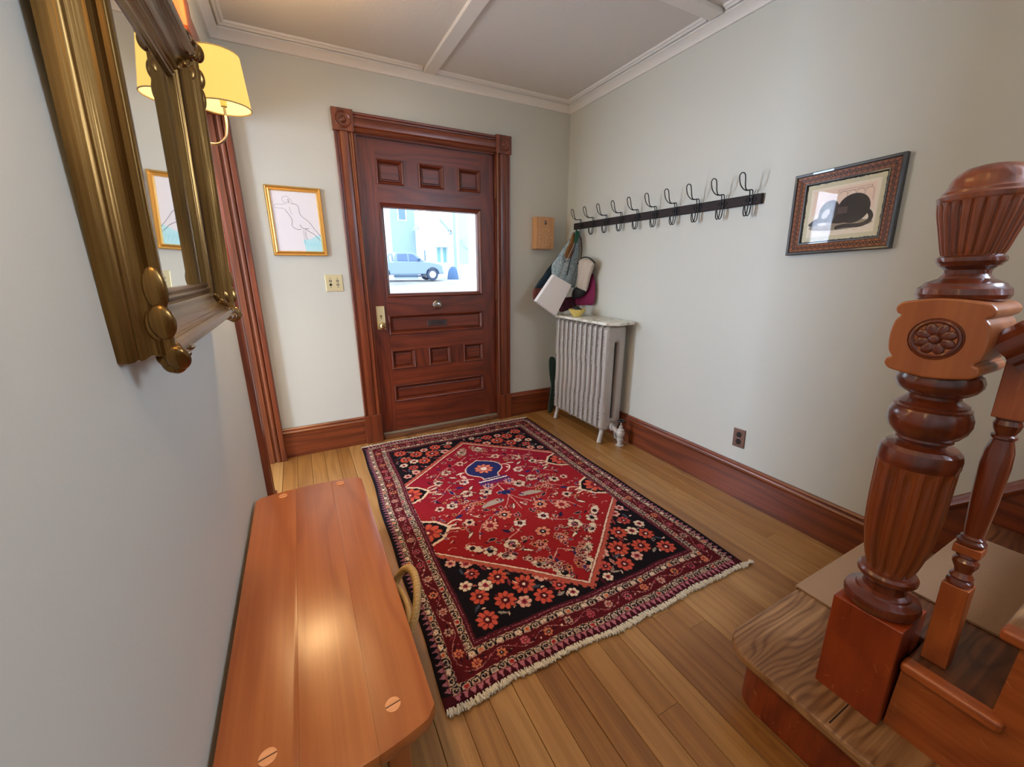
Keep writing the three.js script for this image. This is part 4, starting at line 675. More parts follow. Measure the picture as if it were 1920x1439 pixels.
  const sh = mesh('lamp_shade', lathe([[0.0776, 0.098], [0.0785, 0.098], [0.0663, 0.252], [0.0656, 0.252]], 56).translate(0.106, 0, 0), shadeMat, S);
  mesh('lower_trim', new THREE.TorusGeometry(0.0783, 0.0022, 8, 56).rotateX(Math.PI / 2).translate(0.106, 0.100, 0), MP({ color: lin(0.50, 0.33, 0.14), roughness: 0.8 }), sh);
  mesh('upper_trim', new THREE.TorusGeometry(0.0662, 0.0018, 8, 56).rotateX(Math.PI / 2).translate(0.106, 0.251, 0), MP({ color: lin(0.50, 0.33, 0.14), roughness: 0.8 }), sh);
  mesh('shade_lining', lathe([[0.0772, 0.099], [0.0650, 0.251]], 56).translate(0.106, 0, 0), MP({ color: lin(0.4, 0.34, 0.2), roughness: 0.95, emissive: lin(1.0, 0.80, 0.36), emissiveIntensity: 1.0 * dim }), S);
  mesh('bulb', new THREE.SphereGeometry(0.020, 16, 12).scale(1, 1.4, 1).translate(0.106, 0.172, 0), MP({ color: lin(1, 0.9, 0.7), emissive: lin(1.0, 0.78, 0.42), emissiveIntensity: 6 * dim }), S);
  for (const [y, ty, I] of [[0.268, 3, 6.6], [0.080, -3, 3.0]]) {   // the light that leaves the shade by its upper and lower opening
    const l = new THREE.SpotLight(lin(1.0, 0.66, 0.30), I * dim, 0, 1.2, 0.7, 2); l.position.set(XL + 0.106, 1.68 + y, zs); l.target.position.set(XL + 0.106 + 0.02, 1.68 + ty, zs); l.castShadow = true; l.shadow.radius = 2.5; scene.add(l, l.target);
  }
  }
}

// ---------------------------------------------------------------- bench and basket
{
  const B = thing('wooden_bench', 'cherry wood bench with pegged top along the left wall', 'bench', [0.163, 0, 1.9]);
  const x0 = -0.183, x1 = 0.183, zA = -0.508, zB = 0.508, s = new THREE.Shape();
  s.moveTo(x0, -zB + 0.02); s.quadraticCurveTo(x0, -zB, x0 + 0.018, -zB - 0.006); s.quadraticCurveTo(0, -zB - 0.052, x1 - 0.018, -zB - 0.006); s.quadraticCurveTo(x1, -zB, x1, -zB + 0.02);
  s.lineTo(x1, -zA - 0.02); s.quadraticCurveTo(x1, -zA, x1 - 0.018, -zA + 0.004); s.quadraticCurveTo(0, -zA + 0.036, x0 + 0.018, -zA + 0.004); s.quadraticCurveTo(x0, -zA, x0, -zA - 0.02); s.lineTo(x0, -zB + 0.02);
  {
    const zn = (x) => { const t = Math.min(1, Math.abs(x) / (x1 - 0.018)); return t < 1 ? zB + 0.006 + 0.023 * (1 - t * t) : zB + 0.006 - (Math.abs(x) - x1 + 0.018) * 1.2; };
    const zf = (x) => { const t = Math.min(1, Math.abs(x) / (x1 - 0.018)); return t < 1 ? zA - 0.004 - 0.016 * (1 - t * t) : zA - 0.004 + (Math.abs(x) - x1 + 0.018) * 1.2; };
    const cut = [x0, -0.052, 0.072, x1];
    for (let k = 0; k < 3; k++) {
      const pts = [], a = cut[k], b = cut[k + 1]; for (let i = 0; i <= 20; i++) { const x = a + (b - a) * i / 20; pts.push([x, -zn(x)]); } for (let i = 20; i >= 0; i--) { const x = a + (b - a) * i / 20; pts.push([x, -zf(x)]); }
      const g = extrude(shapeOf(pts), 0.030, 0.004).toNonIndexed(), p = g.attributes.position;
      for (let i = 0; i < p.count; i++) { const x = p.getX(i); if (k < 2 && Math.abs(x - b) < 0.0045) p.setX(i, b - 0.00015); if (k > 0 && Math.abs(x - a) < 0.0045) p.setX(i, a + 0.00015); }   // the glued joints stay flush
      g.computeVertexNormals(); mesh('seat_board', grain(toCreasedNormals(g.rotateX(-Math.PI / 2).translate(0, 0.420, 0), 0.7), 'z', [0.22 + k * 0.61, 0.3 + k * 0.47]), M.bench, B);
    }
  }
  const pegs = [[-0.100, 0.444], [0.110, 0.457], [0.103, -0.487], [-0.095, -0.487]];
  for (const [x, z] of pegs) { const p = mesh('peg', grain(new THREE.CylinderGeometry(0.0145, 0.0145, 0.006, 28).translate(x, 0.4476, z), 'x'), M.plug, B); mesh('wedge', rot(new THREE.BoxGeometry(0.0285, 0.0012, 0.0022), 0, 0.12, 0).translate(x, 0.4504, z), MP({ color: lin(0.10, 0.035, 0.012), roughness: 0.6 }), p); }
  for (const [x, z] of pegs) { const g = lathe([[0, 0], [0.015, 0], [0.017, 0.05], [0.021, 0.28], [0.019, 0.42], [0, 0.42]], 24); const bx = x * 1.22, bz = z * 1.0; mesh('leg', grain(box(x - 0.022, x + 0.022, 0, 0.421, z - 0.022, z + 0.022, 'y', 0.004), 'y'), M.bench, B); }
  for (const z of [0.45, -0.487]) mesh('end_rail', box(-0.080, 0.085, 0.345, 0.420, z - 0.012, z + 0.012, 'x', 0.003), M.benchEnd, B);
  mesh('long_rail', box(-0.009, 0.013, 0.345, 0.420, -0.475, 0.438, 'z', 0.003), M.bench, B);

  const K = thing('wicker_basket', 'round wicker basket with cane hoop handle tucked under the bench', 'basket', [0.268, 0, 1.900]);
  const cane = [['#d9b87e', '#a57c44'], ['#b98e52', '#7d5628'], ['#8f6636', '#5c3c1c']].map(([a, b], i) => MP({ map: woodTex(a, b, { s: 40 + i, R: 5, w: 0.05, h: 0.2 }), roughness: 0.55 }));
  const rx = 0.125, rz = 0.19, at = (a, y, k = 1, d = 0) => { const f = (0.82 + 0.18 * y / 0.24) * k; return V(Math.cos(a) * (rx * f + d), y, Math.sin(a) * (rz * f + d)); };
  mesh('base', new THREE.CylinderGeometry(1, 1, 0.008, 40).scale(rx * 0.82, 1, rz * 0.82).translate(0, 0.006, 0), cane[1], K);
  for (let i = 0; i < 36; i++) { const a = i / 36 * Math.PI * 2; mesh('stake', tube([at(a, 0.004), at(a, 0.08), at(a, 0.16), at(a, 0.235)], 0.0030, 8, 6), cane[2], K); }
  for (let j = 0; j < 22; j++) { const y = 0.014 + j * 0.0098, pts = []; for (let i = 0; i < 72; i++) pts.push(at(i / 72 * Math.PI * 2, y, 1, (i + j) % 2 ? 0.0048 : -0.0048)); mesh('weaver', tube(pts, 0.0038, 144, 5, true), cane[j % 3 === 2 ? 1 : 0], K); }
  { const pts = []; for (let i = 0; i < 60; i++) pts.push(at(i / 60 * Math.PI * 2, 0.238)); mesh('rim', tube(pts, 0.009, 120, 8, true), cane[0], K); }
  for (const s of [1, -1]) { const pts = []; for (let i = 0; i <= 16; i++) { const t = i / 16 * Math.PI; pts.push(V(s * (rx * 0.90 + Math.sin(t) * 0.045), 0.232 + Math.sin(t) * 0.098, Math.cos(t) * 0.105 * s)); } const h = mesh('handle', tube(pts, 0.0120, 60, 12), cane[0], K); const w = []; for (let i = 0; i < 34; i++) { const t = (i + 0.5) / 34 * Math.PI; w.push(new THREE.TorusGeometry(0.0119, 0.0012, 5, 14).rotateX(Math.atan2(-Math.cos(t), -s * Math.sin(t))).translate(s * (rx * 0.90 + Math.sin(t) * 0.045), 0.232 + Math.sin(t) * 0.098, Math.cos(t) * 0.105 * s)); } mesh('wrapping', w, cane[0], h); }
}

// ---------------------------------------------------------------- rug
{
  const RW = 1.372, RH = 2.012, PX = 1000, CW = 1372, CH = 2012;
  const tex = canvasTex(CW, CH, (c) => {
    const q0 = seed; seed = 4242; c.lineJoin = 'round'; c.lineCap = 'round';
    const rect = (e, col) => { c.fillStyle = col; c.fillRect(e, e * 1.06, CW - 2 * e, CH - 2 * e * 1.06); };
    const INK = '#0f070d', WINE = '#4e0c12', CREAM = '#bba087', PINK = '#b4646c', CORAL = '#be4c38', NAVY = '#1d1f4e', GREY = '#8d8272';
    rect(0, INK);
    const flower = (x, y, r, n, col, mid, dot, ph = 0, sq = 1) => {
      c.save(); c.translate(x, y); c.scale(1, sq); c.fillStyle = col; c.strokeStyle = 'rgba(40,6,10,0.75)'; c.lineWidth = Math.max(1.5, r * 0.06);
      for (let i = 0; i < n; i++) { const a = ph + i * 6.2832 / n; c.beginPath(); c.ellipse(Math.cos(a) * r * 0.62, Math.sin(a) * r * 0.62, r * 0.40, r * 2.0 / n * 1.15, a, 0, 7); c.fill(); c.stroke(); }
      c.fillStyle = mid; c.beginPath(); c.arc(0, 0, r * 0.40, 0, 7); c.fill(); if (dot) { c.fillStyle = dot; c.beginPath(); c.arc(0, 0, r * 0.14, 0, 7); c.fill(); } c.restore();
    };
    const leaf = (x, y, l, w, a, col, edge) => { c.save(); c.translate(x, y); c.rotate(a); c.fillStyle = col; c.beginPath(); c.moveTo(-l, 0); c.quadraticCurveTo(0, -w * 1.6, l, 0); c.quadraticCurveTo(0, w * 1.6, -l, 0); c.fill(); if (edge) { c.strokeStyle = edge; c.lineWidth = 2.5; c.stroke(); } c.restore(); };
    // toothed outer strip
    const teeth = (x0, y0, x1, y1, n, h, col) => { const dx = (x1 - x0) / n, dy = (y1 - y0) / n, L = Math.hypot(dx, dy), nx = -dy / L * h, ny = dx / L * h; c.fillStyle = col; for (let i = 0; i < n; i++) { const x = x0 + dx * i, y = y0 + dy * i; c.beginPath(); c.moveTo(x + dx * 0.06, y + dy * 0.06); c.lineTo(x + dx * 0.94, y + dy * 0.94); c.lineTo(x + dx * 0.56 + nx, y + dy * 0.56 + ny); c.lineTo(x + dx * 0.44 + nx, y + dy * 0.44 + ny); c.fill(); } };
    // outer dark strip: wine at the ends, dark navy along the sides
    c.fillStyle = '#3b0a14'; c.fillRect(0, 0, CW, 40); c.fillRect(0, CH - 40, CW, 40);
    const e0 = 34; teeth(e0, CH - 33, CW - e0, CH - 33, 52, 24, '#a8646f'); teeth(CW - e0, 33, e0, 33, 52, 24, '#a8646f'); teeth(31, 40, 31, CH - 40, 78, 20, '#8e5663'); teeth(CW - 31, CH - 40, CW - 31, 40, 78, 20, '#8e5663');
    // guard border: cream ground with dark curled vine, medallions of changing colour
    const guard = (e, w) => {
      const ex = e, ey = e * 1.06, X1 = CW - e, Y1 = CH - ey;
      c.fillStyle = CREAM; c.fillRect(ex, ey, X1 - ex, w); c.fillRect(ex, Y1 - w, X1 - ex, w); c.fillRect(ex, ey, w, Y1 - ey); c.fillRect(X1 - w, ey, w, Y1 - ey);
      c.strokeStyle = '#5b1a20'; c.lineWidth = 3; c.strokeRect(ex, ey, X1 - ex, Y1 - ey); c.strokeRect(ex + w, ey + w, X1 - ex - 2 * w, Y1 - ey - 2 * w);
      c.strokeStyle = '#7b3d44'; c.lineWidth = 2; c.strokeRect(ex + 5, ey + 5, X1 - ex - 10, Y1 - ey - 10);
      const cell = (x, y, a, k) => {
        c.save(); c.translate(x, y); c.rotate(a); const s = w * 0.5;
        c.strokeStyle = INK; c.lineWidth = s * 0.26;
        c.beginPath(); c.moveTo(-s * 1.0, s * 0.75); c.bezierCurveTo(-s * 1.15, -s * 0.3, -s * 0.55, -s * 0.95, 0, -s * 0.55); c.bezierCurveTo(s * 0.55, -s * 0.95, s * 1.15, -s * 0.3, s * 1.0, s * 0.75); c.stroke();
        c.beginPath(); c.moveTo(-s * 1.0, s * 0.75); c.lineTo(-s * 1.25, s * 0.35); c.stroke();
        const col = ['#d8c2a8', INK, INK, '#a0262b', '#d8c2a8', INK, '#c96a42', INK, INK, '#8a7f70'][k % 10];
        c.fillStyle = col; c.beginPath(); c.arc(-s * 0.26, s * 0.12, s * 0.32, 0, 7); c.arc(s * 0.28, s * 0.12, s * 0.32, 0, 7); c.arc(0, s * 0.42, s * 0.26, 0, 7); c.fill();
        c.fillStyle = col === INK ? '#d8c2a8' : '#6a1218'; c.beginPath(); c.arc(0, s * 0.12, s * 0.13, 0, 7); c.fill(); c.restore();
      };
      let k = Math.floor(rnd() * 10); const P = w * 1.12, nx = Math.round((X1 - ex) / P), ny = Math.round((Y1 - ey - 2 * w) / P);
      for (let i = 0; i < nx; i++) { const x = ex + (i + 0.5) * (X1 - ex) / nx; cell(x, ey + w / 2, Math.PI, k++); cell(x, Y1 - w / 2, 0, k++ + 3); }
      for (let i = 0; i < ny; i++) { const y = ey + w + (i + 0.5) * (Y1 - ey - 2 * w) / ny; cell(ex + w / 2, y, Math.PI / 2, k++ + 1); cell(X1 - w / 2, y, -Math.PI / 2, k++); }
    };
    rect(58, WINE);
    // main border: vine with rosettes
    const wineCols = ['#b0545c', '#c4704e', '#9d3c48', '#b98a78'];
    const run = (x0, y0, x1, y1) => {
      const L = Math.hypot(x1 - x0, y1 - y0), n = Math.round(L / 92), dx = (x1 - x0) / n, dy = (y1 - y0) / n, ux = dx / Math.hypot(dx, dy), uy = dy / Math.hypot(dx, dy), nx = -uy, ny = ux;
      c.strokeStyle = '#b57f78'; c.lineWidth = 2; c.beginPath(); for (let i = 0; i <= n * 8; i++) { const t = i / 8, o = Math.sin(t * Math.PI) * 17, x = x0 + dx * t + nx * o, y = y0 + dy * t + ny * o; i ? c.lineTo(x, y) : c.moveTo(x, y); } c.stroke();
      for (let i = 0; i < n; i++) {
        const x = x0 + dx * (i + 0.5), y = y0 + dy * (i + 0.5), o = i % 2 ? 4 : -4; const col = wineCols[Math.floor(rnd() * 4)];
        flower(x + nx * o, y + ny * o, 19, 7, col, rnd() < 0.5 ? INK : '#7a1820', '#d9b79c', rnd() * 3);
        for (const s of [-1, 1]) { const a = 34 * s; c.fillStyle = rnd() < 0.6 ? '#d8b9a2' : '#a8505a'; const px = x + ux * a + nx * rr(-14, 14), py = y + uy * a + ny * rr(-14, 14), r = rr(4, 7); c.beginPath(); for (let k = 0; k < 8; k++) { const q = k * Math.PI / 4, m = k % 2 ? r * 0.35 : r * 1.25; c.lineTo(px + Math.cos(q + 0.78) * m, py + Math.sin(q + 0.78) * m); } c.fill(); leaf(x + ux * a * 0.8 - nx * rr(-16, 16), y + uy * a * 0.8 - ny * rr(-16, 16), 9, 4, Math.atan2(uy, ux) + rr(-0.9, 0.9), rnd() < 0.5 ? '#200a12' : '#85303a'); }
      }
    };
    run(90, 92, CW - 90, 92); run(90, CH - 92, CW - 90, CH - 92); run(88, 110, 88, CH - 110); run(CW - 88, 110, CW - 88, CH - 110);
    guard(31, 29); guard(113, 32);
    // thin dotted inner line, black field
    rect(146, '#47101a'); c.strokeStyle = '#a5616a'; c.lineWidth = 3; c.setLineDash([5, 6]); c.strokeRect(155, 155 * 1.06, CW - 310, CH - 310 * 1.06); c.setLineDash([]);
    rect(165, INK);
    const FX0 = 166, FX1 = CW - 166, FY0 = 176, FY1 = CH - 176, MX = 686;
    // field corners: coral rosettes, pale sprays, dark leaves (mirrored left and right)
    const both = (f) => { f(1); f(-1); };
    const corner = (sy) => both((s) => {
      const X = (u) => MX + s * u, Y = (v) => (sy > 0 ? FY1 - v : FY0 + v);
      const fl = [[250, 150, 52, 10, CORAL], [355, 110, 46, 9, CORAL], [330, 235, 44, 9, CORAL], [205, 60, 42, 8, '#c04a3a'], [440, 170, 40, 8, CORAL], [455, 55, 44, 9, '#c24f3e'], [420, 300, 34, 8, '#a94038'], [120, 85, 30, 7, '#b8473c']];
      fl.forEach(([u, v, r, n, col], i) => flower(X(u), Y(v), r, n, col, '#4a0d14', i % 2 ? '#e0c0ae' : '#e8d4c2', i));
      [[160, 160, 34], [395, 215, 32], [290, 70, 30], [470, 245, 28], [420, 370, 30], [90, 30, 24], [480, 400, 26]].forEach(([u, v, r], i) => { flower(X(u), Y(v), r, 6, i % 2 ? '#d9bfa2' : '#cf9a86', '#8d2430', '#1a0d18', i * 0.7); });
      [[210, 115], [300, 190], [390, 60], [470, 120], [365, 310], [140, 40], [455, 330], [250, 230]].forEach(([u, v], i) => { leaf(X(u), Y(v), 22, 9, i * 1.3 * s, i % 3 === 0 ? '#39404e' : i % 3 === 1 ? '#7d2b30' : GREY); leaf(X(u) + 22, Y(v) + 12, 12, 5, i, '#d8b49a'); });
    });
    for (let k = 0; k < 150; k++) { const sy = rnd() < 0.5 ? 1 : -1, v = rr(10, 440), u = rr(30, 500), x = MX + u * (rnd() < 0.5 ? 1 : -1), y = sy > 0 ? FY1 - v : FY0 + v; leaf(x, y, rr(10, 24), rr(5, 10), rr(0, 3.1), ['#4a0f18', '#6d2028', '#24243c', '#7d2b30', '#8a6a5c', '#a8564a'][k % 6], k % 5 === 0 ? '#c9a48c' : null); }
    corner(1); corner(-1);
    // medallion
    const hexa = (k) => { const p = [[MX, 262 - k], [FX1 + k * 0.4, 700 - k * 0.6], [FX1 + k * 0.4, 1335 + k * 0.6], [MX, 1790 + k], [FX0 - k * 0.4, 1335 + k * 0.6], [FX0 - k * 0.4, 700 - k * 0.6]]; c.beginPath(); p.forEach(([x, y], i) => (i ? c.lineTo(x, y) : c.moveTo(x, y))); c.closePath(); };
    c.save(); c.beginPath(); c.rect(FX0, FY0, FX1 - FX0, FY1 - FY0); c.clip();
    hexa(34); c.fillStyle = '#a84a3a'; c.fill();
    const saw = (x0, y0, x1, y1) => { const n = Math.round(Math.hypot(x1 - x0, y1 - y0) / 34), dx = (x1 - x0) / n, dy = (y1 - y0) / n, L = Math.hypot(dx, dy), nx = -dy / L, ny = dx / L; c.fillStyle = '#a84a3a'; for (let i = 0; i < n; i++) { const x = x0 + dx * i, y = y0 + dy * i; c.beginPath(); c.moveTo(x, y); c.lineTo(x + dx * 0.7, y + dy * 0.7); c.lineTo(x + dx * 0.35 + nx * 20, y + dy * 0.35 + ny * 20); c.fill(); } };
    saw(FX0, 662, MX, 216); saw(MX, 216, FX1, 662); saw(FX1, 1374, MX, 1836); saw(MX, 1836, FX0, 1374);
    hexa(12); c.fillStyle = '#4a0d14'; c.fill(); hexa(9); c.fillStyle = '#d9b79c'; c.fill(); hexa(-3); c.fillStyle = '#4a0d14'; c.fill();
    hexa(-6); const gr = '#86121c'; c.fillStyle = gr; c.fill(); hexa(-6); c.clip();
    // dye lots: the far half of the ground is more crimson than the near half, in uneven woven bands
    for (let y = 262; y < 1800; y += 6) { const t = sm(700, 1250, y + rr(-120, 120)); c.fillStyle = `rgb(${Math.round(134 + 4 * t)},${Math.round(15 + 7 * t)},${Math.round(38 - 16 * t)})`; c.globalAlpha = 0.75; c.fillRect(FX0, y, FX1 - FX0, 6); } c.globalAlpha = 1;
    const vine = (pts, col = '#c99a86', w = 4) => { c.strokeStyle = col; c.lineWidth = w; c.beginPath(); c.moveTo(...pts[0]); for (let i = 1; i + 1 < pts.length; i++) c.quadraticCurveTo(pts[i][0], pts[i][1], (pts[i][0] + pts[i + 1][0]) / 2, (pts[i][1] + pts[i + 1][1]) / 2); c.lineTo(...pts[pts.length - 1]); c.stroke(); };
    both((s) => {
      const X = (u) => MX + s * u;
      vine([[X(0), 900], [X(90), 960], [X(150), 1050], [X(240), 1020], [X(330), 1100]]); vine([[X(0), 1040], [X(60), 1150], [X(160), 1190], [X(260), 1240], [X(300), 1340]]); vine([[X(30), 1300], [X(110), 1370], [X(190), 1400], [X(230), 1480]]); vine([[X(60), 480], [X(140), 560], [X(240), 580], [X(330), 680]]); vine([[X(200), 760], [X(290), 800], [X(350), 900], [X(420), 920]]); vine([[X(0), 1560], [X(60), 1600], [X(90), 1680]]);
      // side notches with half rosettes and hooked cream outline
      for (const [y, h] of [[800, 78], [1180, 88]]) {
        const xe = s > 0 ? FX1 : FX0; c.fillStyle = '#d6b797'; c.beginPath(); c.moveTo(xe, y - h - 22); c.lineTo(xe - s * 70, y - h * 0.9); c.lineTo(xe - s * 128, y); c.lineTo(xe - s * 70, y + h * 0.9); c.lineTo(xe, y + h + 22); c.fill();
        c.fillStyle = INK; c.beginPath(); c.moveTo(xe, y - h - 6); c.lineTo(xe - s * 60, y - h * 0.76); c.lineTo(xe - s * 108, y); c.lineTo(xe - s * 60, y + h * 0.76); c.lineTo(xe, y + h + 6); c.fill();
        flower(xe - s * 6, y, 72, 9, CORAL, '#7a1820', '#e0b8a0', 0.2); c.strokeStyle = '#d6b797'; c.lineWidth = 11; c.beginPath(); c.moveTo(xe - s * 118, y - 26); c.quadraticCurveTo(xe - s * 168, y - 60, xe - s * 188, y - 26); c.stroke(); c.beginPath(); c.moveTo(xe - s * 118, y + 22); c.lineTo(xe - s * 158, y + 30); c.stroke(); c.beginPath(); c.moveTo(xe - s * 112, y - 10); c.lineTo(xe - s * 150, y - 4); c.stroke();
      }
      const big = [[110, 960, 40, 6, '#c6aa92', INK, '#1d1f4e'], [70, 905, 36, 8, '#c98a80', NAVY, '#e8d6c6'], [215, 930, 38, 5, '#c9ae94', '#6e1420', '#2a0a10'], [255, 1065, 36, 8, '#c66a58', '#5a0f16', '#e6c9b6'], [110, 1210, 42, 8, '#c9785e', '#1a0a10', '#e8d6c6'], [215, 1265, 44, 9, '#cf8a70', '#7a1820', null], [70, 1310, 34, 6, '#d2b6a2', INK, '#8a2430'], [300, 1190, 30, 6, '#cfa48c', INK, null], [330, 1010, 34, 6, '#c9ae94', INK, null], [180, 1440, 40, 5, '#cdb598', INK, null], [60, 1500, 34, 7, '#c9806c', '#5a0f16', '#e8d6c6'], [130, 560, 32, 6, '#d0a890', '#6e1420', INK], [250, 640, 36, 6, '#c4a68c', '#8a2430', INK], [60, 400, 36, 5, '#c6aa92', INK, null], [170, 470, 26, 6, '#b8625c', INK, null], [330, 740, 30, 5, '#c8ac94', INK, '#8a2430'], [185, 800, 34, 6, '#d8bca8', NAVY, '#c66a58'], [400, 1010, 26, 6, '#cfa48c', '#3c0a12', null], [60, 1700, 42, 4, '#cbb396', INK, null], [120, 1590, 26, 6, '#b8625c', '#3c0a12', null], [0, 1420, 40, 7, '#c9785e', INK, '#e8d6c6'], [290, 1440, 34, 6, '#c9ae94', INK, null]];
      big.forEach(([u, y, r, n, col, mid, dot], i) => flower(X(u), y, r, n, col, mid, dot, i * 0.5));
      [[150, 1010, NAVY], [40, 1000, NAVY], [270, 980, '#17101c'], [180, 1130, '#17101c'], [330, 1120, NAVY], [40, 1240, '#17101c'], [160, 1340, '#1b1230'], [250, 1370, '#17101c'], [110, 1440, '#17101c'], [290, 880, NAVY], [230, 850, '#2a1d52'], [100, 640, '#3a1020'], [200, 560, '#3a1020'], [300, 690, '#3a1020'], [120, 430, '#451120'], [70, 1600, '#17101c'], [200, 1500, '#3a1020']].forEach(([u, y, col], i) => { leaf(X(u), y, 26, 13, i * 0.9 * s, col, i % 2 ? '#c98a78' : null); });
      [[300, 930, 0.5], [360, 860, -0.4], [170, 880, 0.9], [80, 1090, 0.2], [330, 1290, 0.8], [130, 1510, -0.5], [90, 560, 0.6], [230, 720, -0.6], [370, 790, 0.2], [250, 1160, -0.8], [30, 1160, 1.1], [180, 690, 0.3], [60, 620, -0.5]].forEach(([u, y, a], i) => leaf(X(u), y, 30, 10, a * s, i % 3 ? '#dcc4a8' : '#c98a78', INK));
      // pale serrated birds-and-leaves near the middle
      c.fillStyle = '#9c8d7c'; c.beginPath(); const bx = X(120), by = 1075; for (let k = 0; k <= 22; k++) { const t = k / 22; c.lineTo(bx + s * (t - 0.5) * 150, by - Math.sin(t * 3.14) * (k % 2 ? 34 : 22) + t * 20); } c.lineTo(bx + s * 70, by + 34); c.lineTo(bx - s * 60, by + 18); c.fill();
      // eye-shaped cream leaves along the lower edges
      for (let k = 0; k < 3; k++) { const t = 0.22 + k * 0.25, x = MX + s * (FX1 - MX) * (1 - t) * 0.86, y = 1335 + (1790 - 1335) * t - 44; c.save(); c.translate(x, y); c.rotate(s * -0.75); c.fillStyle = '#cbb398'; c.beginPath(); for (let i = 0; i < 24; i++) { const a = i / 24 * 6.283, r = i % 2 ? 1 : 0.74; c.lineTo(Math.cos(a) * 52 * r, Math.sin(a) * 24 * r); } c.fill(); c.fillStyle = '#2c0d14'; c.beginPath(); c.arc(-10, 0, 14, 0, 7); c.fill(); c.restore(); }
    });
    // small buds, leaves and sprigs that fill the ground
    const near = (x, y) => x > 500 && x < 850 && y > 530 && y < 920;
    for (let k = 0; k < 270; k++) {
      const y = rr(330, 1740), half = (y < 700 ? (y - 262) / 438 : y > 1335 ? (1790 - y) / 455 : 1) * (FX1 - MX) - 60, u = rr(20, Math.max(40, half)), kind = rnd(), a = rr(0, 3.1);
      both((s) => { const x = MX + s * u + rr(-5, 5), yy = y + rr(-5, 5); if (near(x, yy)) return;
        if (kind < 0.3) { leaf(x, yy, rr(12, 20), rr(5, 8), a * s, ['#200b16', '#1d1f4e', '#4c0e18', '#3a2a58'][k % 4], k % 3 ? null : '#b98a78'); }
        else if (kind < 0.55) flower(x, yy, rr(11, 18), 5, ['#c98a74', '#b8625c', '#bfa188', '#c4704e'][k % 4], k % 2 ? INK : '#5a0f16', null, a);
        else if (kind < 0.75) { leaf(x, yy, rr(14, 22), rr(3, 5), a * s, k % 2 ? '#c2a086' : '#8d8272'); leaf(x + 8, yy + 10, 9, 4, (a + 1) * s, INK); }
        else { c.strokeStyle = k % 2 ? '#bd8f7c' : '#4c0e18'; c.lineWidth = 3; c.beginPath(); c.moveTo(x - 18 * s, yy + 10); c.quadraticCurveTo(x, yy - 14, x + 20 * s, yy + 4); c.stroke(); c.fillStyle = '#c9a88e'; c.beginPath(); c.arc(x + 20 * s, yy + 4, 5, 0, 7); c.fill(); } });
    }
    // vase
    c.strokeStyle = '#d8b8a4'; c.lineWidth = 8; c.fillStyle = '#222455'; c.beginPath(); c.moveTo(672, 560); c.bezierCurveTo(700, 590, 800, 610, 796, 700); c.bezierCurveTo(792, 760, 730, 765, 728, 800); c.lineTo(728, 822); c.lineTo(622, 822); c.lineTo(622, 800); c.bezierCurveTo(616, 765, 556, 760, 552, 700); c.bezierCurveTo(552, 610, 650, 590, 672, 560); c.closePath(); c.fill(); c.stroke();
    flower(674, 692, 62, 9, '#cf6f5c', '#6d1722', '#e6d0bc', 0.2); c.fillStyle = '#e0c6b4'; c.beginPath(); c.arc(674, 692, 22, 0, 7); c.fill();
    for (let k = 0; k < 3; k++) { c.fillStyle = k % 2 ? '#ded0c6' : '#222455'; c.fillRect(584 - k * 4, 826 + k * 13, 184 + k * 8, 11); } c.fillStyle = '#3a2a6a'; for (let k = 0; k < 12; k++) { c.beginPath(); c.moveTo(578 + k * 17, 866); c.lineTo(592 + k * 17, 866); c.lineTo(580 + k * 17, 900); c.fill(); }
    for (const s of [-1, 1]) { c.strokeStyle = '#e0bca8'; c.lineWidth = 9; c.beginPath(); c.moveTo(MX - 12 + s * 112, 790); c.bezierCurveTo(MX - 12 + s * 175, 770, MX - 12 + s * 190, 690, MX - 12 + s * 135, 690); c.stroke(); leaf(MX - 12 + s * 150, 740, 20, 9, 1.2, '#dcb8a4'); }
    vine([[674, 900], [676, 960], [680, 1010]], '#d0a890', 6); c.fillStyle = NAVY; c.beginPath(); c.ellipse(680, 1015, 30, 24, 0, 0, 7); c.fill(); vine([[680, 1030], [690, 1110], [686, 1200]], '#c98a78', 5);
    c.restore();
    // weaving: thin weft irregularity in tone
    for (let i = 0; i < 900; i++) { c.fillStyle = rnd() < 0.5 ? 'rgba(255,225,205,0.035)' : 'rgba(0,0,0,0.06)'; c.fillRect(rr(0, CW), rr(0, CH), rr(40, 260), rr(1, 3)); }
    // knotted edges: every outline wanders by a knot or two
    const src = c.getImageData(0, 0, CW, CH), dst = c.createImageData(CW, CH), a32 = new Uint32Array(src.data.buffer, src.data.byteOffset, CW * CH), b32 = new Uint32Array(dst.data.buffer, dst.data.byteOffset, CW * CH);
    for (let y = 0; y < CH; y++) for (let x = 0; x < CW; x++) {
      const kx = Math.floor(x / 3), ky = Math.floor(y / 3), dx = Math.round((vnoise(kx * 0.42, ky * 0.42, 8192, 8192, 3) - 0.5) * 5), dy = Math.round((vnoise(kx * 0.42, ky * 0.42, 8192, 8192, 8) - 0.5) * 5);
      b32[y * CW + x] = a32[Math.max(0, Math.min(CH - 1, ky * 3 + 1 + dy)) * CW + Math.max(0, Math.min(CW - 1, kx * 3 + 1 + dx))];
    }
    c.putImageData(dst, 0, 0);
    seed = q0;
  });
  tex.repeat.set(1, 1);
  const pile = dataTex(256, 256, (x, y) => 0.5 * vnoise(x * 128, y * 128, 128, 128, 91) + 0.5 * fbm(x * 16, y * 16, 16, 16, 3, 95), 0.12, 0.12); pile.repeat.set(9, 13);
  const wool = MP({ map: tex, roughness: 0.92, bumpMap: pile, bumpScale: 0.0018, specularIntensity: 0.3 });
  const G = thing('area_rug', 'red and black patterned oriental rug with a vase medallion on the floor', 'rug', [1.147, 0, 1.122]);
  G.rotation.y = -0.020;
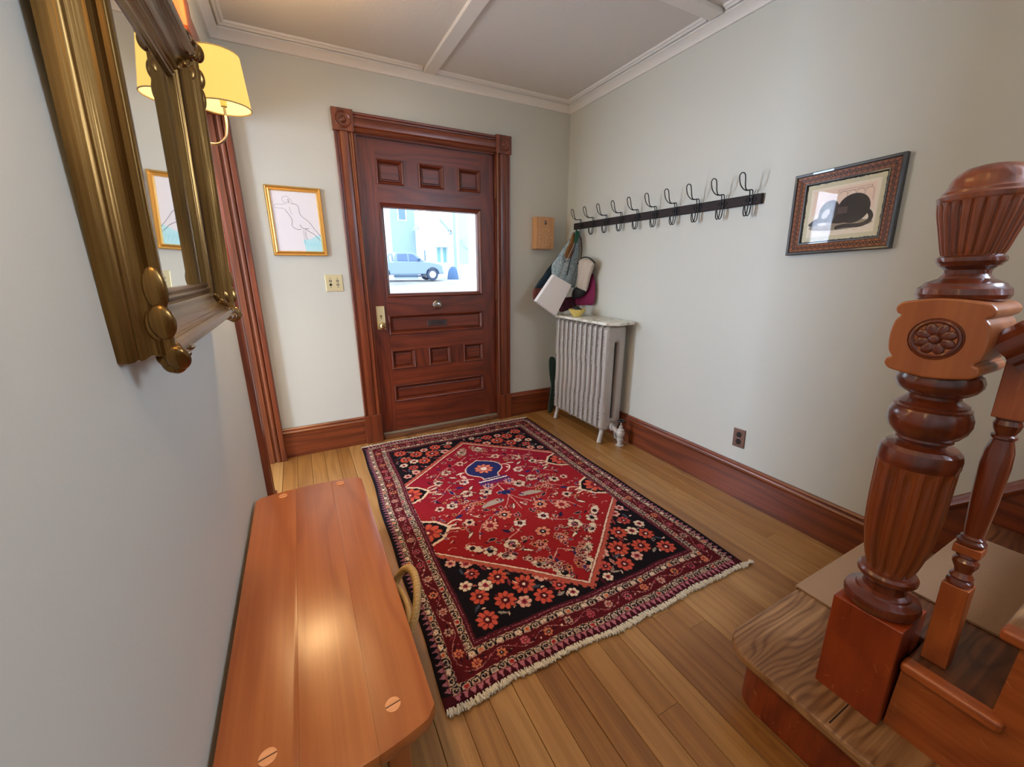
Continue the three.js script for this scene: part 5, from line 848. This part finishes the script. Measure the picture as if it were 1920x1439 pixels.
  const nx = 70, nz = 100, pos = [], uv = [], idx = [];
  const wx = (v) => 0.004 * Math.sin(v * 9) + 0.003 * Math.sin(v * 23 + 1), wz = (u) => 0.005 * Math.sin(u * 11 + 2) + 0.003 * Math.sin(u * 31);
  for (let j = 0; j <= nz + 2; j++) for (let i = 0; i <= nx + 2; i++) {
    const I = Math.max(0, Math.min(nx, i - 1)), J = Math.max(0, Math.min(nz, j - 1)), u = I / nx, v = J / nz, skirt = i === 0 || i === nx + 2 || j === 0 || j === nz + 2;
    const y = 0.0105 + 0.0014 * (fbm(u * 6, v * 9, 64, 64, 3, 99) - 0.5);
    pos.push((u - 0.5) * RW + wx(v) * (Math.abs(u - 0.5) * 2), skirt ? 0.0008 : y, (v - 0.5) * RH + wz(u) * (Math.abs(v - 0.5) * 2)); uv.push(u, 1 - v);
  }
  for (let j = 0; j < nz + 2; j++) for (let i = 0; i < nx + 2; i++) { const a = j * (nx + 3) + i, b = a + nx + 3; idx.push(a, b, a + 1, b, b + 1, a + 1); }
  const g = new THREE.BufferGeometry(); g.setAttribute('position', new THREE.Float32BufferAttribute(pos, 3)); g.setAttribute('uv', new THREE.Float32BufferAttribute(uv, 2)); g.setIndex(idx); g.computeVertexNormals();
  mesh('pile', g, wool, G);
  const cot = MP({ color: lin(0.62, 0.55, 0.43), roughness: 0.95 });
  for (const s of [1, -1]) {
    const q = []; for (let i = 0; i < 520; i++) { const u = (i + rnd()) / 520, l = rr(0.012, 0.024) * (0.7 + 0.6 * fbm(u * 12, 0.5, 64, 64, 2, 103)), x = (u - 0.5) * RW, z = s * (RH / 2 - 0.003) + wz(u); q.push(rot(new THREE.BoxGeometry(rr(0.003, 0.005), rr(0.004, 0.010), l), rr(-0.2, 0.2), rr(-0.5, 0.5), rr(-0.6, 0.6)).translate(x, rr(0.005, 0.010), z + s * l * 0.42)); }
    const f = mesh('fringe', q, cot, G); f.userData.kind = 'stuff';
  }
  mesh('corner_tassel', [[0, 0], [0.2, 0.004], [-0.2, 0.006], [0.45, 0.002], [-0.4, 0.003]].map(([a, y]) => rot(new THREE.BoxGeometry(0.05, 0.004, 0.005), 0, a, 0).translate(RW / 2 + 0.018, 0.006 + y, RH / 2 + 0.008)), cot, G);
}

// ---------------------------------------------------------------- the street seen through the door glass
{
  const pale = (r, g, b, o) => MP({ color: lin(r, g, b), roughness: 0.8, ...o });
  const gs = shapeOf([[1.0, -0.30], [-9, -0.30], [-18, -0.20], [-22.8, 0.55], [-30, 0.58], [-60, 0.9], [-60, -2], [1.0, -2]]);
  const gr = struct('ground', grain(new THREE.ExtrudeGeometry(gs, { depth: 90, bevelEnabled: false }).applyMatrix4(new THREE.Matrix4().makeBasis(V(0, 0, 1), V(0, 1, 0), V(-1, 0, 0))).translate(55, 0, -1.2), 'x'), MP({ map: dataTex(256, 256, (x, y) => 0.62 + 0.25 * (fbm(x * 8, y * 8, 8, 8, 4, 110) - 0.5), 6, 6, true), roughness: 0.95 }));
  const siding = (name, x0, x1, y0, y1, z, mat, parent, step = 0.16) => { const q = []; for (let y = y0; y < y1; y += step) q.push(rot(new THREE.BoxGeometry(x1 - x0, step * 1.1, 0.03), 0.10).translate((x0 + x1) / 2, y + step / 2, z)); const m = mesh(name, q, mat, parent); m.userData.kind = 'stuff'; return m; };
  const blue = pale(0.33, 0.46, 0.53), white = pale(0.82, 0.80, 0.80), roofM = pale(0.40, 0.52, 0.62), pane = pale(0.10, 0.20, 0.28, { roughness: 0.2 }), wB = pale(0.72, 0.74, 0.76);
  const Z = (px, py, z) => { // helper for distances: place by street coordinates
    return [px, py, z]; };
  // pale blue clapboard house on the left
  const A = thing('clapboard_house', 'tall pale blue clapboard house behind the parked pickup truck', 'house', [8.3, 0, -31]);
  mesh('wall', box(-1.05, 1.05, 0.4, 9.2, -1.2, -0.02), blue, A); siding('clapboards', -1.05, 1.05, 0.5, 9.0, 0, blue, A);
  mesh('corner_board', box(-1.12, -0.98, 0.4, 9.2, -0.02, 0.06), white, A); mesh('corner_board', box(0.98, 1.12, 0.4, 9.2, -0.02, 0.06), white, A);
  mesh('roof', box(-1.05, 1.05, 9.2, 9.35, -1.2, 0.3), roofM, A);
  const w1 = mesh('window_frame', box(-0.35, 0.35, 4.95, 5.9, 0.02, 0.07), white, A); mesh('pane', box(-0.26, 0.26, 5.03, 5.82, 0.07, 0.08), pane, w1);
  // white gabled house in the middle
  const B = thing('gabled_house', 'white gabled house with paired windows in the middle of the street view', 'house', [10.35, 0, -29.3]);
  mesh('wall', box(-1.25, 1.1, 0.4, 3.6, -1.0, 0), white, B);
  mesh('gable_wall', extrude(shapeOf([[-1.25, 3.6], [1.1, 3.6], [1.1, 4.3], [-0.2, 5.6], [-1.25, 4.5]]), 0.3).translate(0, 0, -0.3), white, B);
  const rf = (x0, y0, x1, y1, t) => grain(extrude(shapeOf([[x0, y0], [x1, y1], [x1, y1 + t], [x0, y0 + t]]), 1.4).translate(0, 0, -1.1), 'z');
  mesh('roof', [rf(-1.5, 4.15, -0.2, 5.6, 0.14), rf(-0.2, 5.6, 1.4, 3.95, 0.14)], roofM, B); mesh('roof', [rf(0.35, 3.15, 2.3, 5.2, 0.16)], white, B);
  mesh('porch_roof', grain(rot(new THREE.BoxGeometry(1.5, 0.10, 1.2), 0.35).translate(0.55, 3.18, 0.45), 'x'), wB, B);
  for (const x of [0.25, 0.75]) { const w = mesh('window_frame', box(x - 0.2, x + 0.2, 1.75, 3.0, 0, 0.05), wB, B); mesh('pane', box(x - 0.13, x + 0.13, 1.82, 2.93, 0.05, 0.06), pale(0.25, 0.50, 0.52), w); }
  const wl = mesh('window_frame', box(-0.98, -0.78, 1.85, 2.75, 0, 0.05), wB, B); mesh('pane', box(-0.93, -0.83, 1.9, 2.7, 0.05, 0.06), pane, wl);
  // second blue wall on the right
  const D = thing('blue_house', 'pale blue clapboard house at the right behind the picket fence', 'house', [12.55, 0, -27.0]);
  mesh('wall', box(-1.15, 1.0, 0.4, 8.5, -1, -0.02), blue, D); siding('clapboards', -1.15, 1.0, 0.5, 8.4, 0, pale(0.38, 0.50, 0.55), D); mesh('corner_board', box(1.0, 2.2, 0.4, 8.5, -1, 0.05), white, D); mesh('corner_board', box(-1.25, -1.10, 0.4, 8.5, -0.02, 0.05), white, D);
  mesh('lamp_bracket', tube([[-0.85, 3.4, 0.1], [-0.85, 2.9, 0.5], [-0.4, 2.6, 0.7]], 0.05, 16, 6), pale(0.25, 0.4, 0.55), D);
  const E0 = thing('white_house', 'white house edge at the far left of the door glass', 'house', [6.2, 0, -29]);
  mesh('wall', box(-2.2, 0.75, 0.3, 8.8, -1.2, 0), white, E0); mesh('roof', grain(rot(new THREE.BoxGeometry(3.0, 0.15, 1.4), 0, 0, 0.2).translate(-0.7, 9.1, -0.6), 'z'), roofM, E0);
  mesh('downpipe', tube([[0.35, 5.6, 0.1], [0.55, 5.3, 0.1], [0.6, 4.6, 0.1]], 0.04, 12, 6), pale(0.5, 0.52, 0.55), E0);
  // picket fence
  const F = thing('picket_fence', 'low white picket fence along the pavement at the right', 'fence', [12.1, 0.56, -26.0]);
  for (let i = 0; i < 16; i++) mesh('picket', extrude(shapeOf([[-0.06, 0], [0.06, 0], [0.06, 1.0], [0, 1.1], [-0.06, 1.0]]), 0.03).translate(-0.9 + i * 0.16, 0, 0), white, F);
  mesh('fence_rail', box(-1.0, 1.6, 0.25, 0.33, -0.04, 0), white, F); mesh('fence_rail', box(-1.0, 1.6, 0.72, 0.80, -0.04, 0), white, F);
  const bsh = thing('clipped_shrub', 'dark rounded shrub beside the white picket fence', 'shrub', [10.42, 0.55, -25.6]);
  { const sg = new THREE.IcosahedronGeometry(1, 4), p = sg.attributes.position; for (let i = 0; i < p.count; i++) { const v = V().fromBufferAttribute(p, i), k = 1 + 0.10 * (fbm(v.x * 7 + 20, v.y * 7 + v.z * 5 + 20, 256, 256, 2, 120) - 0.5); p.setXYZ(i, v.x * 0.40 * k, Math.max(v.y * 0.95 * k, -0.05), v.z * 0.40 * k); } sg.computeVertexNormals(); mesh('foliage', sg, pale(0.06, 0.13, 0.26), bsh); }
  // pickup truck, side on
  const T = thing('pickup_truck', 'blue grey pickup truck parked across the street', 'truck', [6.65, 0.56, -24.3]);
  const paint = pale(0.15, 0.23, 0.35, { roughness: 0.35, clearcoat: 0.6 }), dark = pale(0.03, 0.05, 0.10, { roughness: 0.6 }), glassM = pale(0.06, 0.12, 0.24, { roughness: 0.15 });
  const arc = (s, x, y, r) => s.absarc(x, y, r, 0, Math.PI, false);
  { const s = new THREE.Shape(); s.moveTo(-2.55, 0.42); s.lineTo(-2.60, 0.95); s.lineTo(-2.55, 1.12); s.lineTo(-0.85, 1.14); s.lineTo(-0.78, 1.20); s.lineTo(1.15, 1.18); s.quadraticCurveTo(2.15, 1.10, 2.30, 0.92); s.lineTo(2.34, 0.45); s.lineTo(2.05, 0.40); s.absarc(1.62, 0.38, 0.43, 0.05, Math.PI - 0.05, false); s.lineTo(-1.10, 0.36); s.absarc(-1.55, 0.38, 0.43, 0.05, Math.PI - 0.05, false); s.lineTo(-2.55, 0.42);
    mesh('body', grain(extrude(s, 1.7, 0.06).translate(0, 0, -0.85), 'x'), paint, T); }
  mesh('cab', grain(extrude(shapeOf([[-0.82, 1.15], [-0.70, 1.66], [-0.55, 1.74], [0.28, 1.74], [0.55, 1.66], [1.18, 1.17]]), 1.5, 0.05).translate(0, 0, -0.75), 'x'), paint, T);
  mesh('side_window', grain(extrude(shapeOf([[-0.60, 1.20], [-0.58, 1.62], [0.02, 1.64], [0.06, 1.20]]), 0.03).translate(0, 0, 0.735), 'x'), glassM, T);
  mesh('side_window', grain(extrude(shapeOf([[0.14, 1.20], [0.12, 1.64], [0.42, 1.62], [0.86, 1.22]]), 0.03).translate(0, 0, 0.735), 'x'), glassM, T);
  for (const x of [-1.55, 1.62]) for (const z of [0.72, -0.72]) { const w = mesh('wheel', rot(lathe([[0.0, -0.11], [0.24, -0.11], [0.36, -0.10], [0.38, -0.05], [0.38, 0.05], [0.36, 0.10], [0.24, 0.11], [0.22, 0.07], [0, 0.07]], 28), Math.PI / 2).translate(x, 0.38, z), dark, T); mesh('hub', rot(lathe([[0, 0.12], [0.06, 0.12], [0.09, 0.09], [0.20, 0.10], [0.23, 0.08]], 20), Math.PI / 2).translate(x, 0.38, z), pale(0.62, 0.66, 0.70, { metalness: 0.3 }), w); }
  mesh('bumper', box(2.26, 2.42, 0.42, 0.62, -0.80, 0.80, 'z', 0.04), pale(0.3, 0.4, 0.5), T); mesh('side_step', box(-0.9, 1.05, 0.24, 0.34, 0.72, 0.86, 'x', 0.02), dark, T);
  mesh('roll_bar', tube([[-1.10, 1.12, 0.6], [-1.08, 1.58, 0.6], [-0.92, 1.62, 0.6], [-0.86, 1.2, 0.6]], 0.05, 20, 8), pale(0.2, 0.28, 0.4), T);
  mesh('wing_mirror', box(0.72, 0.80, 1.22, 1.36, 0.85, 1.0, 'y', 0.02), dark, T);
  // porch post just outside
  solo('porch_post', box(1.945, 2.06, -0.03, 3.0, -1.35, -1.23, 'y', 0.01), pale(0.80, 0.82, 0.86), 'white square porch post just outside the door glass', 'post');
  struct('porch_deck', box(-0.6, 3.2, -0.30, -0.03, -1.6, -0.17, 'x'), pale(0.55, 0.56, 0.58));
}

scene.traverse((o) => { if (o.isMesh) { o.castShadow = true; o.receiveShadow = true; } });
renderer.render(scene, camera);
